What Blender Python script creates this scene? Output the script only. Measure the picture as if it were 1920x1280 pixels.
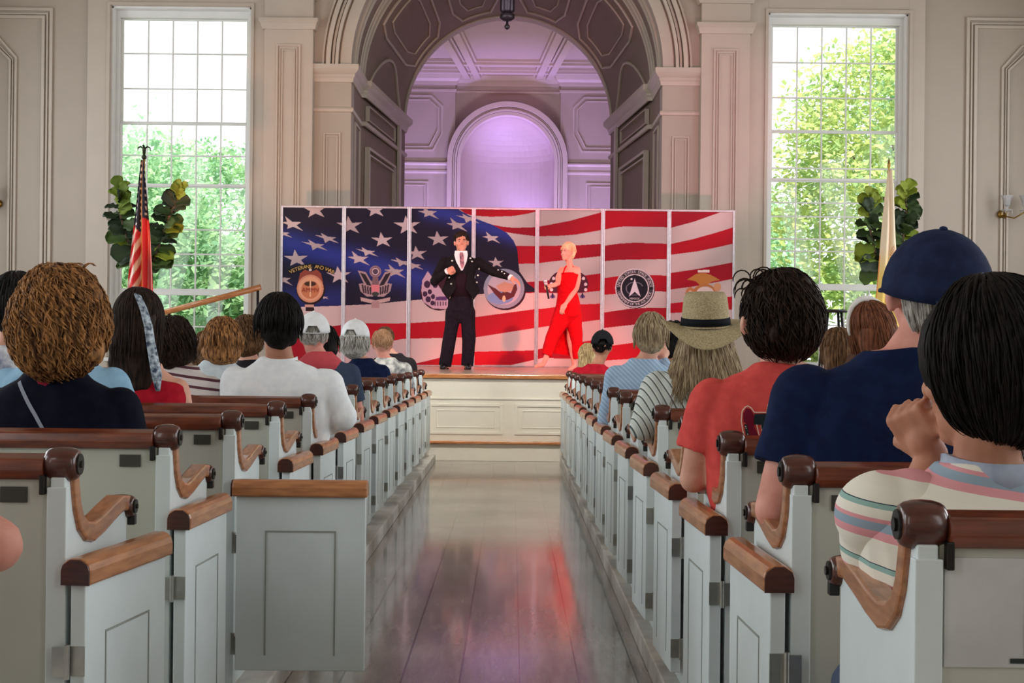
import bpy, bmesh, math, random
import numpy as np
from mathutils import Vector, Matrix, noise
for o in list(bpy.data.objects): bpy.data.objects.remove(o)
SC = bpy.context.scene
COL = SC.collection
PI = math.pi
F = 2600.0; H = 1.2; TH = math.radians(0.6); CT, ST = math.cos(TH), math.sin(TH)

# ------------------------------------------------------------------ camera
cam_d = bpy.data.cameras.new('camera'); cam = bpy.data.objects.new('camera', cam_d); COL.objects.link(cam)
cam_d.sensor_width = 36; cam_d.lens = F / 1920 * 36; cam_d.shift_y = 15 / 1920
cam_d.clip_start = 0.05; cam_d.clip_end = 400
cam.matrix_world = Matrix.Translation((0, 0, H)) @ Matrix.Rotation(-TH, 4, 'Y') @ Matrix.Rotation(PI / 2, 4, 'X')
SC.camera = cam
def P(px, py, Y):
    dx = px - 960; dy = py - 655
    u = dx * CT + dy * ST; v = -dx * ST + dy * CT
    return Vector((u * Y / F, Y, H - v * Y / F))
def XZ(px, py, Y):
    p = P(px, py, Y); return (p.x, p.z)

# ------------------------------------------------------------------ world, sun, lights, exposure
SC.view_settings.view_transform = 'Standard'; SC.view_settings.look = 'None'
SC.view_settings.gamma = 1; SC.view_settings.use_curve_mapping = False
SC.view_settings.exposure = 0.0
W = bpy.data.worlds.new('sky'); SC.world = W; W.use_nodes = True
bg = W.node_tree.nodes['Background']; bg.inputs[0].default_value = (0.93, 0.97, 1.0, 1); bg.inputs[1].default_value = 1.9
def light(name, kind, loc, target, energy, color, size=1.0, size_y=None, spot=None, blend=0.5):
    d = bpy.data.lights.new(name, kind); d.energy = energy; d.color = color
    o = bpy.data.objects.new(name, d); COL.objects.link(o); o.location = loc
    o.rotation_euler = (Vector(target) - Vector(loc)).to_track_quat('-Z', 'Y').to_euler()
    if kind == 'AREA':
        d.shape = 'RECTANGLE' if size_y else 'SQUARE'; d.size = size
        if size_y: d.size_y = size_y
    elif kind == 'SPOT':
        d.spot_size = math.radians(spot); d.spot_blend = blend; d.shadow_soft_size = size
    elif kind == 'POINT': d.shadow_soft_size = size
    elif kind == 'SUN': d.angle = math.radians(1)
    return o
light('sun', 'SUN', (0, -10, 30), (-2.0, 0, 17.0), 7.0, (1.0, 0.95, 0.82))
for yy in (2.5, 8.5, 14.5, 20.0):       # daylight through the tall side windows
    e = {2.5: 230, 8.5: 210, 14.5: 190, 20.0: 60}[yy]
    light('daylight_left', 'AREA', (-9.15, yy, 4.0), (0, yy + .6, 2.0), e, (0.93, 0.97, 1.0), 2.2, 5.0)
    light('daylight_right', 'AREA', (9.15, yy, 4.0), (0, yy + .6, 2.0), e, (0.94, 0.97, 1.0), 2.2, 5.0)
for xx in (-5.5, 5.5):                  # area lamps added at unseen rear windows to light the pew backs
    light('rear_fill', 'AREA', (xx, -2.75, 4.3), (xx * .5, 10, 1.8), 42, (0.95, 0.95, 0.92), 2.4, 5.0)
# stage lamps under the nave ceiling, low side washes, and an added front fill
light('stage_lamp_red', 'SPOT', (3.2, 9.5, 6.2), (1.0, 18.3, 1.7), 3600, (1.0, 0.10, 0.08), .12, spot=17)
light('stage_lamp_man', 'SPOT', (-2.6, 9.5, 6.2), (-.7, 18.0, 2.2), 1500, (1.0, 0.42, 0.30), .12, spot=14)
light('stage_wash_pink', 'SPOT', (0.2, 9.0, 6.6), (-.1, 21, 1.6), 1450, (1.0, 0.27, 0.36), .3, spot=32)
light('stage_wash_left', 'SPOT', (-4.0, 13.0, 1.5), (-3.2, 23, 4.9), 950, (1.0, 0.42, 0.20), .1, spot=22, blend=.8)
light('stage_wash_right', 'SPOT', (3.8, 13.0, 1.5), (2.95, 23, 5.0), 1150, (1.0, 0.30, 0.40), .1, spot=22, blend=.8)
light('apse_violet_uplight', 'SPOT', (0.42, 36.62, 3.6), (.50, 36.95, 7), 420, (0.42, 0.26, 1.0), .12, spot=70, blend=.9)
light('stage_front_fill', 'SPOT', (0, 6.5, 8.5), (-.1, 14.9, .25), 2600, (1.0, 0.93, 0.84), .4, spot=24, blend=.8)  # fill added to brighten the stage front
light('apse_violet_wash', 'SPOT', (-1.9, 33.6, 1.6), (-1.5, 35.9, 5.6), 1000, (0.50, 0.34, 1.0), .3, spot=100, blend=.9)
light('apse_violet_wash_far', 'SPOT', (1.6, 33.6, 1.6), (1.2, 35.9, 5.6), 1000, (0.52, 0.34, 1.0), .3, spot=100, blend=.9)
light('apse_ceiling_glow', 'AREA', (0, 30.5, 3.0), (0, 36, 7.5), 140, (0.90, 0.74, 0.92), 2.5, 1.0)

# ------------------------------------------------------------------ materials
def lin(c):
    return tuple(((x / 255) / 12.92 if x / 255 <= .04045 else ((x / 255 + .055) / 1.055) ** 2.4) for x in c)
MATS = {}
def mat(name, rgb, rough=.6, metal=0, var=.08, scale=8, stretch=(1, 1, 1), rgb2=None, bump=0, spec=.5, coat=0, sheen=0, trans=0):
    if name in MATS: return MATS[name]
    m = bpy.data.materials.new(name); m.use_nodes = True; nt = m.node_tree; N = nt.nodes; L = nt.links
    b = N['Principled BSDF']; c1 = lin(rgb)
    c2 = lin(rgb2) if rgb2 else tuple(x * (1 - var * 2) for x in c1)
    tc = N.new('ShaderNodeTexCoord'); mp = N.new('ShaderNodeMapping'); mp.inputs['Scale'].default_value = stretch
    nz = N.new('ShaderNodeTexNoise'); nz.inputs['Scale'].default_value = scale; nz.inputs['Detail'].default_value = 4
    L.new(tc.outputs['Object'], mp.inputs[0]); L.new(mp.outputs[0], nz.inputs['Vector'])
    cr = N.new('ShaderNodeValToRGB'); cr.color_ramp.elements[0].position = .35; cr.color_ramp.elements[1].position = .65
    cr.color_ramp.elements[0].color = (*c2, 1); cr.color_ramp.elements[1].color = (*c1, 1)
    L.new(nz.outputs['Fac'], cr.inputs[0]); L.new(cr.outputs[0], b.inputs['Base Color'])
    b.inputs['Roughness'].default_value = rough; b.inputs['Metallic'].default_value = metal
    b.inputs['Specular IOR Level'].default_value = spec
    b.inputs['Coat Weight'].default_value = coat; b.inputs['Coat Roughness'].default_value = .12
    if sheen: b.inputs['Sheen Weight'].default_value = sheen
    if bump:
        bp = N.new('ShaderNodeBump'); bp.inputs['Strength'].default_value = bump; bp.inputs['Distance'].default_value = .01
        L.new(nz.outputs['Fac'], bp.inputs['Height']); L.new(bp.outputs[0], b.inputs['Normal'])
    MATS[name] = m; return m
def vcmat(name, rough=.5, coat=0, spec=.5):
    if name in MATS: return MATS[name]
    m = bpy.data.materials.new(name); m.use_nodes = True; nt = m.node_tree
    a = nt.nodes.new('ShaderNodeAttribute'); a.attribute_name = 'Col'
    b = nt.nodes['Principled BSDF']; nt.links.new(a.outputs['Color'], b.inputs['Base Color'])
    b.inputs['Roughness'].default_value = rough; b.inputs['Coat Weight'].default_value = coat
    b.inputs['Specular IOR Level'].default_value = spec
    MATS[name] = m; return m
PAINT = mat('wall_paint', (184, 171, 157), .55, var=.02, scale=2)
TRIMW = mat('trim_paint_lit', (199, 186, 172), .45, var=.02, scale=3)  # wall paint made lighter, for the light that mouldings catch
WWHITE = mat('window_paint', (236, 236, 232), .4, var=.02, scale=3)  # white holds the glare on backlit brown glazing bars
PEWW = mat('pew_paint', (222, 233, 234), .38, var=.04, scale=5)
PEWB = mat('pew_back_paint', (196, 198, 186), .42, var=.03, scale=4)
STAGEW = mat('stage_paint', (238, 232, 216), .4, var=.02, scale=4)
def woodmat(name, a, b_, rough=.25, coat=.5, st=(2, 14, 14), sc=5):
    return mat(name, a, rough, rgb2=b_, scale=sc, stretch=st, coat=coat)
MAHOG = woodmat('mahogany', (126, 62, 38), (84, 38, 24), .28, .5)
MAHOGD = woodmat('mahogany_dark', (92, 46, 34), (60, 30, 24), .3, .5)
ARMW = woodmat('arm_wood', (184, 126, 88), (150, 96, 64), .3, .4, (14, 3, 14))
DOORW = woodmat('door_cap_wood', (192, 130, 82), (158, 100, 60), .3, .4, (14, 2, 14))
STEPW = woodmat('honey_wood', (206, 140, 84), (176, 106, 56), .35, .3)
STEEL = mat('hinge_steel', (196, 196, 190), .3, .9, scale=30)
ALU = mat('aluminium_frame', (200, 192, 196), .28, .85, scale=20)
BLACKM = mat('black_metal', (34, 32, 32), .4, .3)
DARKP = mat('plaque_slate', (62, 62, 54), .5)
BRASS = mat('brass', (150, 118, 60), .35, .9)

# ------------------------------------------------------------------ object helpers
def empty(name, loc=(0, 0, 0), label=None, cat=None, group=None, kind=None):
    o = bpy.data.objects.new(name, None); COL.objects.link(o); o.location = loc; o.empty_display_size = .1
    return tag(o, label, cat, group, kind)
def tag(o, label=None, cat=None, group=None, kind=None):
    if label: o['label'] = label
    if cat: o['category'] = cat
    if group: o['group'] = group
    if kind: o['kind'] = kind
    return o
def obj(name, me, parent=None, m=None):
    """link a mesh given in world coordinates; a parent empty is un-offset"""
    o = bpy.data.objects.new(name, me); COL.objects.link(o)
    if m and not me.materials: me.materials.append(m)
    if parent:
        o.parent = parent
        q = parent; off = Vector((0, 0, 0))
        while q: off += q.location; q = q.parent
        o.location = -off if parent.type == 'EMPTY' and parent.rotation_euler.z == 0 else (0, 0, 0)
    return o
def inv_parent(o, parent):
    o.parent = parent; o.matrix_parent_inverse = Matrix.Identity(4)
class MB:
    def __init__(s): s.v = []; s.f = []; s.mi = []; s.m = 0; s.M = None
    def add(s, vs, fs):
        n = len(s.v)
        if s.M: vs = [s.M @ Vector(a) for a in vs]
        s.v += [tuple(a) for a in vs]; s.f += [tuple(i + n for i in f) for f in fs]; s.mi += [s.m] * len(fs); return s
    def box(s, x0, x1, y0, y1, z0, z1):
        v = [(x, y, z) for x in (x0, x1) for y in (y0, y1) for z in (z0, z1)]
        return s.add(v, [(0, 1, 3, 2), (4, 6, 7, 5), (0, 4, 5, 1), (2, 3, 7, 6), (0, 2, 6, 4), (1, 5, 7, 3)])
    def prism(s, poly, axis, a0, a1):
        n = len(poly)
        def mk(p, a):
            return {'x': (a, p[0], p[1]), 'y': (p[0], a, p[1]), 'z': (p[0], p[1], a)}[axis]
        v = [mk(p, a0) for p in poly] + [mk(p, a1) for p in poly]
        f = [tuple(range(n)), tuple(range(2 * n - 1, n - 1, -1))] + [(i, n + i, n + (i + 1) % n, (i + 1) % n) for i in range(n)]
        return s.add(v, f)
    def tube(s, pts, rad, n=10, flat=1.0, caps=True):
        pts = [Vector(p) for p in pts]
        if not isinstance(rad, (list, tuple)): rad = [rad] * len(pts)
        vs = []; fs = []; up = None
        for i, p in enumerate(pts):
            t = (pts[min(i + 1, len(pts) - 1)] - pts[max(i - 1, 0)])
            t = t.normalized() if t.length > 1e-9 else Vector((0, 0, 1))
            if up is None: up = Vector((0, 0, 1)) if abs(t.z) < .9 else Vector((0, 1, 0))
            a = t.cross(up)
            a = a.normalized() if a.length > 1e-6 else t.orthogonal().normalized()
            b = a.cross(t).normalized(); up = b
            for k in range(n):
                an = 2 * PI * k / n
                vs.append(p + (a * math.cos(an) + b * math.sin(an) * flat) * rad[i])
        for i in range(len(pts) - 1):
            for k in range(n):
                k2 = (k + 1) % n
                fs.append((i * n + k, i * n + k2, (i + 1) * n + k2, (i + 1) * n + k))
        if caps: fs.append(tuple(range(n - 1, -1, -1))); fs.append(tuple((len(pts) - 1) * n + k for k in range(n)))
        return s.add(vs, fs)
    def ell(s, c, r, n=14, rot=None):
        c = Vector(c); vs = []; fs = []; m = n // 2 + 1
        for i in range(1, m):
            th = PI * i / m
            for k in range(n):
                ph = 2 * PI * k / n
                d = Vector((r[0] * math.sin(th) * math.cos(ph), r[1] * math.sin(th) * math.sin(ph), r[2] * math.cos(th)))
                if rot: d = rot @ d
                vs.append(c + d)
        t = Vector((0, 0, r[2])); t = rot @ t if rot else t
        vs += [c + t, c - t]; T = len(vs) - 2; B = T + 1
        for i in range(m - 2):
            for k in range(n): k2 = (k + 1) % n; fs.append((i * n + k, (i + 1) * n + k, (i + 1) * n + k2, i * n + k2))
        for k in range(n):
            k2 = (k + 1) % n; fs.append((T, k, k2)); fs.append((B, (m - 2) * n + k2, (m - 2) * n + k))
        return s.add(vs, fs)
    def cap(s, pts, rad, n=12):           # limb: tube with round joints
        if not isinstance(rad, (list, tuple)): rad = [rad] * len(pts)
        s.tube(pts, rad, n)
        for p, r in zip(pts, rad): s.ell(p, (r, r, r), n)
        return s
    def loft(s, rings, n=22, pw=2.4):     # rings of (centre, rx, ry[, yaw])
        vs = []; fs = []
        for rg in rings:
            c, rx, ry = rg[:3]; yw = rg[3] if len(rg) > 3 else 0
            for k in range(n):
                a = 2 * PI * k / n; ca, sa = math.cos(a), math.sin(a)
                x = rx * math.copysign(abs(ca) ** (2 / pw), ca); y = ry * math.copysign(abs(sa) ** (2 / pw), sa)
                vs.append((c[0] + x * math.cos(yw) - y * math.sin(yw), c[1] + x * math.sin(yw) + y * math.cos(yw), c[2]))
        for i in range(len(rings) - 1):
            for k in range(n):
                k2 = (k + 1) % n; fs.append((i * n + k, i * n + k2, (i + 1) * n + k2, (i + 1) * n + k))
        fs.append(tuple(range(n - 1, -1, -1))); fs.append(tuple((len(rings) - 1) * n + k for k in range(n)))
        return s.add(vs, fs)
    def lathe(s, prof, c, n=20, axis='z'):
        vs = []; fs = []
        for r, h in prof:
            for k in range(n):
                a = 2 * PI * k / n; x, y = r * math.cos(a), r * math.sin(a)
                vs.append({'z': (c[0] + x, c[1] + y, c[2] + h), 'x': (c[0] + h, c[1] + x, c[2] + y), 'y': (c[0] + x, c[1] + h, c[2] + y)}[axis])
        for i in range(len(prof) - 1):
            for k in range(n): k2 = (k + 1) % n; fs.append((i * n + k, i * n + k2, (i + 1) * n + k2, (i + 1) * n + k))
        fs.append(tuple(range(n - 1, -1, -1))); fs.append(tuple((len(prof) - 1) * n + k for k in range(n)))
        return s.add(vs, fs)
    def strip(s, pts, w, O, U, V, d0, d1, closed=True):
        """moulding: flat band of width w along a 2-D polyline on the plane O,U,V; stands from d0 to d1 off the plane"""
        O, U, V = Vector(O), Vector(U), Vector(V); Nn = U.cross(V).normalized(); n = len(pts); pts = [Vector(p) for p in pts]
        vs = []; fs = []
        for i in range(n):
            a = pts[i - 1] if (closed or i > 0) else None; b = pts[(i + 1) % n] if (closed or i < n - 1) else None
            d1_ = (pts[i] - a).normalized() if a is not None else None; d2_ = (b - pts[i]).normalized() if b is not None else None
            if d1_ is None: d1_ = d2_
            if d2_ is None: d2_ = d1_
            n1 = Vector((-d1_.y, d1_.x)); n2 = Vector((-d2_.y, d2_.x)); m = (n1 + n2)
            m = m / max(.3, m.dot(n1)) if m.length > 1e-6 else n1
            for q in (pts[i] - m * w / 2, pts[i] + m * w / 2):
                for dd in (d0, d1): vs.append(O + U * q.x + V * q.y + Nn * dd)
        rng = range(n) if closed else range(n - 1)
        for i in rng:
            a = i * 4; b = ((i + 1) % n) * 4
            fs += [(a, b, b + 1, a + 1), (a + 1, b + 1, b + 3, a + 3), (a + 3, b + 3, b + 2, a + 2), (a + 2, b + 2, b, a)]
        if not closed: fs += [(0, 1, 3, 2), ((n - 1) * 4, (n - 1) * 4 + 2, (n - 1) * 4 + 3, (n - 1) * 4 + 1)]
        return s.add(vs, fs)
    def sweep(s, path, prof, sgn=1):      # prof (out,z) closed polygon swept along a plan polyline, with mitres
        n = len(path); m = len(prof); vs = []; fs = []; path = [Vector(p) for p in path]
        for i in range(n):
            d1 = (path[i] - path[i - 1]).normalized() if i > 0 else None
            d2 = (path[i + 1] - path[i]).normalized() if i < n - 1 else None
            if d1 is None: d1 = d2
            if d2 is None: d2 = d1
            n1 = Vector((d1.y, -d1.x)) * sgn; n2 = Vector((d2.y, -d2.x)) * sgn; mm = n1 + n2; mm = mm / mm.dot(n1)
            for o, z in prof: vs.append((path[i].x + mm.x * o, path[i].y + mm.y * o, z))
        for i in range(n - 1):
            for k in range(m): k2 = (k + 1) % m; fs.append((i * m + k, i * m + k2, (i + 1) * m + k2, (i + 1) * m + k))
        fs += [tuple(range(m)), tuple((n - 1) * m + k for k in range(m - 1, -1, -1))]
        return s.add(vs, fs)
    def ring(s, cx, zc, r0, r1, y0, y1, a0=0, a1=PI, n=48):
        vs = []; fs = []
        for i in range(n + 1):
            a = a0 + (a1 - a0) * i / n; c, sn = math.cos(a), math.sin(a)
            vs += [(cx + r * c, y, zc + r * sn) for r in (r0, r1) for y in (y0, y1)]
        for i in range(n):
            a = i * 4; b = a + 4
            fs += [(a, a + 1, b + 1, b), (a + 2, b + 2, b + 3, a + 3), (a, b, b + 2, a + 2), (a + 1, a + 3, b + 3, b + 1)]
        fs += [(0, 2, 3, 1), (n * 4, n * 4 + 1, n * 4 + 3, n * 4 + 2)]
        return s.add(vs, fs)
    def mesh(s, name, mats=(), smooth=False, fix=True):
        me = bpy.data.meshes.new(name); me.from_pydata(s.v, [], s.f)
        for m in (mats if isinstance(mats, (list, tuple)) else [mats]): me.materials.append(m)
        if any(s.mi): me.polygons.foreach_set('material_index', s.mi)
        if fix:
            bm = bmesh.new(); bm.from_mesh(me); bmesh.ops.recalc_face_normals(bm, faces=bm.faces); bm.to_mesh(me); bm.free()
        if smooth: me.polygons.foreach_set('use_smooth', [True] * len(me.polygons))
        me.update(); return me
    def build(s, name, m, parent=None, smooth=False, bevel=0):
        o = obj(name, s.mesh(name, m, smooth), parent)
        if bevel:
            b = o.modifiers.new('b', 'BEVEL'); b.width = bevel; b.segments = 2; b.limit_method = 'ANGLE'
        return o
def remesh(mb, voxel, sm=4, name='m', mats=(), disp=None):
    me = mb.mesh('tmp', (), fix=True); o = bpy.data.objects.new('tmp', me); COL.objects.link(o)
    r = o.modifiers.new('r', 'REMESH'); r.mode = 'VOXEL'; r.voxel_size = voxel; r.use_smooth_shade = True
    if sm: q = o.modifiers.new('s', 'SMOOTH'); q.factor = .5; q.iterations = sm
    dg = bpy.context.evaluated_depsgraph_get(); dg.update()
    out = bpy.data.meshes.new_from_object(o.evaluated_get(dg)); out.name = name
    bpy.data.objects.remove(o); bpy.data.meshes.remove(me)
    if disp:
        nv = len(out.vertices); co = np.zeros(nv * 3, 'f'); no = np.zeros(nv * 3, 'f')
        out.vertices.foreach_get('co', co); out.vertices.foreach_get('normal', no)
        co = co.reshape(-1, 3); no = no.reshape(-1, 3)
        d = disp(co); co = co + no * d[:, None]; out.vertices.foreach_set('co', co.ravel()); out.update()
    out.materials.clear()
    for m in (mats if isinstance(mats, (list, tuple)) else [mats]): out.materials.append(m)
    out.polygons.foreach_set('use_smooth', [True] * len(out.polygons))
    return out
def folds(amp, seed=0, k=1.0):            # cloth folds as a sum of bent waves
    rr = random.Random(seed); W_ = [(rr.uniform(14, 40) * k, rr.uniform(-1, 1), rr.uniform(-1, 1), rr.uniform(-.8, .8), rr.uniform(0, 6)) for _ in range(7)]
    def f(co):
        d = np.zeros(len(co))
        for fr, a, b, c, ph in W_:
            ln = math.sqrt(a * a + b * b + c * c) + 1e-6
            s_ = (co[:, 0] * a + co[:, 1] * b + co[:, 2] * c) / ln * fr + ph
            s_ = s_ + 1.2 * np.sin(co[:, 2] * 9 * k + ph * 2) + .9 * np.sin(co[:, 0] * 11 * k + ph)
            w = np.sin(s_); d += np.sign(w) * np.abs(w) ** 1.5
        return d * amp / 3
    return f
def text_geo(body, size, m4, ext=.001, align='CENTER'):
    cu = bpy.data.curves.new('t', 'FONT'); cu.body = body; cu.size = size; cu.extrude = ext; cu.align_x = align; cu.align_y = 'CENTER'; cu.resolution_u = 3
    o = bpy.data.objects.new('t', cu); COL.objects.link(o)
    dg = bpy.context.evaluated_depsgraph_get(); dg.update()
    me = bpy.data.meshes.new_from_object(o.evaluated_get(dg)); v = [m4 @ x.co for x in me.vertices]; f = [tuple(p.vertices) for p in me.polygons]
    bpy.data.objects.remove(o); bpy.data.meshes.remove(me); bpy.data.curves.remove(cu)
    return v, f
# ================================================================== the hall
CX = -0.13; YW = 23.0; ZC = 10.4; SPR = 5.88
def struct(name, mb, m, smooth=False, parent=None, bevel=0):
    o = mb.build(name, m, parent, smooth, bevel)
    if not parent: o['kind'] = 'structure'
    return o
# --- floor: long worn glossy boards
fm = bpy.data.materials.new('floor_boards'); fm.use_nodes = True; nt = fm.node_tree; N = nt.nodes; L = nt.links
b = N['Principled BSDF']; tc = N.new('ShaderNodeTexCoord'); sx = N.new('ShaderNodeSeparateXYZ'); L.new(tc.outputs['Object'], sx.inputs[0])
def mth(op, a, b_=None, c=None):
    n = N.new('ShaderNodeMath'); n.operation = op
    for i, q in enumerate((a, b_, c)):
        if q is None: continue
        if isinstance(q, (int, float)): n.inputs[i].default_value = q
        else: L.new(q, n.inputs[i])
    return n.outputs[0]
PW = 0.215
xs = mth('DIVIDE', mth('ADD', sx.outputs['X'], 0.175 + 20 * PW), PW); pi_ = mth('FLOOR', xs); fr = mth('FRACT', xs)
edge = mth('MINIMUM', fr, mth('SUBTRACT', 1.0, fr)); wn0 = N.new('ShaderNodeTexWhiteNoise'); wn0.noise_dimensions = '1D'; L.new(pi_, wn0.inputs['W'])
gapw = mth('MULTIPLY', mth('POWER', wn0.outputs['Value'], 2.0), 0.022)
gap = mth('LESS_THAN', edge, mth('ADD', gapw, 0.011))
seg = mth('FLOOR', mth('DIVIDE', mth('ADD', sx.outputs['Y'], mth('ADD', 1.0, mth('MULTIPLY', mth('FLOOR', mth('DIVIDE', pi_, 6.0)), 1.7))), 4.45))
jf = mth('FRACT', mth('DIVIDE', mth('ADD', sx.outputs['Y'], mth('ADD', 1.0, mth('MULTIPLY', mth('FLOOR', mth('DIVIDE', pi_, 6.0)), 1.7))), 4.45))
joint = mth('LESS_THAN', jf, 0.0016)
wn = N.new('ShaderNodeTexWhiteNoise'); wn.noise_dimensions = '2D'; cb = N.new('ShaderNodeCombineXYZ'); L.new(pi_, cb.inputs[0]); L.new(seg, cb.inputs[1]); L.new(cb.outputs[0], wn.inputs['Vector'])
mp = N.new('ShaderNodeMapping'); mp.inputs['Scale'].default_value = (9, 1.2, 1); L.new(tc.outputs['Object'], mp.inputs[0])
nz = N.new('ShaderNodeTexNoise'); nz.inputs['Scale'].default_value = 2.2; nz.inputs['Detail'].default_value = 7; nz.inputs['Roughness'].default_value = .65; L.new(mp.outputs[0], nz.inputs['Vector'])
nz2 = N.new('ShaderNodeTexNoise'); nz2.inputs['Scale'].default_value = 1.7; nz2.inputs['Detail'].default_value = 5; L.new(tc.outputs['Object'], nz2.inputs['Vector'])
cr = N.new('ShaderNodeValToRGB'); e = cr.color_ramp.elements; e[0].position = .3; e[0].color = (*lin((110, 104, 99)), 1); e[1].position = .72; e[1].color = (*lin((170, 163, 154)), 1)
L.new(mth('ADD', mth('MULTIPLY', nz.outputs['Fac'], .6), mth('ADD', mth('MULTIPLY', nz2.outputs['Fac'], .35), mth('MULTIPLY', wn.outputs['Value'], .1))), cr.inputs[0])
mx = N.new('ShaderNodeMixRGB'); L.new(mth('MAXIMUM', gap, joint), mx.inputs[0]); L.new(cr.outputs[0], mx.inputs[1]); mx.inputs[2].default_value = (.012, .01, .009, 1)
L.new(mx.outputs[0], b.inputs['Base Color'])
L.new(mth('ADD', .10, mth('MULTIPLY', nz2.outputs['Fac'], .22)), b.inputs['Roughness']); b.inputs['Coat Weight'].default_value = .6; b.inputs['Coat Roughness'].default_value = .08
bp = N.new('ShaderNodeBump'); bp.inputs['Strength'].default_value = .10; bp.inputs['Distance'].default_value = .02
L.new(mth('SUBTRACT', nz.outputs['Fac'], mth('MULTIPLY', gap, .8)), bp.inputs['Height']); L.new(bp.outputs[0], b.inputs['Normal'])
struct('floor', MB().box(-9.4, 9.4, -3, YW + .4, -.12, 0), fm)
struct('floor', MB().box(-5.2, 5.0, YW + .4, 38.4, -.12, .93), STAGEW)
struct('ceiling', MB().box(-9.6, 9.6, -3.2, YW + .4, ZC, ZC + .25), PAINT)
struct('trim_4', MB().box(-9.0, -.80, .9, 14.75, 0, .085), mat('worn_sill_paint', (216, 214, 206), .5, rgb2=(182, 178, 170), scale=6), bevel=.006)
struct('trim_5', MB().box(.52, 9.0, .9, 14.75, 0, .085), MATS['worn_sill_paint'], bevel=.006)
def wall_window(mb, y0, y1, x0, x1, z0, z1, X0, X1, axis='y'):   # wall with one opening
    for a in ((X0, x0, 0, ZC), (x1, X1, 0, ZC), (x0, x1, 0, z0), (x0, x1, z1, ZC)):
        if a[1] - a[0] > .001: mb.box(a[0], a[1], y0, y1, a[2], a[3])
LW = (-6.69, -4.37, 1.0, 6.82); RW = (4.19, 6.51, 1.0, 6.82)
fw = MB(); wall_window(fw, YW, YW + .4, *LW, -9.4, CX - 3.2); wall_window(fw, YW, YW + .4, *RW, CX + 3.2, 9.4)
fw.box(CX - 3.2, CX - 2.58, YW, YW + .4, 0, SPR); fw.box(CX + 2.58, CX + 3.2, YW, YW + .4, 0, SPR)
for i in range(48):
    a0, a1 = PI * i / 48, PI * (i + 1) / 48
    p = [(CX + 2.58 * math.cos(a1), SPR + 2.58 * math.sin(a1)), (CX + 2.58 * math.cos(a0), SPR + 2.58 * math.sin(a0))]
    fw.prism([p[0], p[1], (p[1][0], ZC), (p[0][0], ZC)], 'y', YW, YW + .4)
fw.box(CX - 3.2, CX - 2.58, YW, YW + .4, SPR, ZC); fw.box(CX + 2.58, CX + 3.2, YW, YW + .4, SPR, ZC)
struct('wall_front', fw, PAINT)
for nm, xa, xb in (('wall_left', -9.65, -9.4), ('wall_right', 9.4, 9.65)):
    w = MB()
    for z0, z1 in ((0, 1.5), (6.7, ZC)): w.box(xa, xb, -3.2, YW + .4, z0, z1)
    ys = [-3.2, 1.2, 3.8, 7.2, 9.8, 13.2, 15.8, 18.7, 21.3, YW + .4]
    for i in range(0, 10, 2): w.box(xa, xb, ys[i], ys[i + 1], 1.5, 6.7)
    struct(nm, w, PAINT)
wr = MB()
for a, b_ in ((-9.6, -6.8), (-4.2, 4.2), (6.8, 9.6)): wr.box(a, b_, -3.2, -3.0, 0, ZC)
for a, b_ in ((-6.8, -4.2), (4.2, 6.8)): wr.box(a, b_, -3.2, -3.0, 0, 1.7); wr.box(a, b_, -3.2, -3.0, 6.9, ZC)
struct('wall_rear', wr, PAINT)
# --- wide panels of the front wall, outside the windows
UX, UZ = (1, 0, 0), (0, 0, 1)
def onwall(mb, pts, w, d, closed=True, y=YW, d0=0):
    return mb.strip(pts, w, (0, y, 0), UX, UZ, d0, d, closed)   # U x V = -Y: stands towards the nave
tr = MB()
for s_ in (-1, 1):
    xo = (7.73, 9.3)
    def X_(x): return x * s_ + (CX + .065 if s_ < 0 else CX + .01)
    xi = 7.62; 
    fr_ = [(X_(xi), .6), (X_(xi), 6.75), (X_(9.3), 6.75), (X_(9.3), .6)]
    onwall(tr, fr_, .05, .05); onwall(tr, [(X_(xi + .07), .67), (X_(xi + .07), 6.68), (X_(9.23), 6.68), (X_(9.23), .67)], .03, .03)
    onwall(tr, [(X_(xi + .13), .73), (X_(xi + .13), 6.62), (X_(9.17), 6.62), (X_(9.17), .73)], .05, .055)
    z2 = 5.95; x2 = 8.2
    for o_, w_, d_ in ((0, .035, .045), (.06, .02, .03), (.1, .035, .045)):
        onwall(tr, [(X_(x2 + o_), 1.0), (X_(x2 + o_), z2 - o_ * .4), (X_(x2 + .32 + o_), z2 + .36 - o_), (X_(9.1), z2 + .36 - o_), (X_(9.1), 1.0)], w_, d_)
struct('trim_1', tr, TRIMW, bevel=.004)
bb = MB().box(-9.4, -4.2, YW - .05, YW, 0, .3).box(4.0, 9.4, YW - .05, YW, 0, .3)
struct('baseboard_front', bb, TRIMW, bevel=.01)
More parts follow.
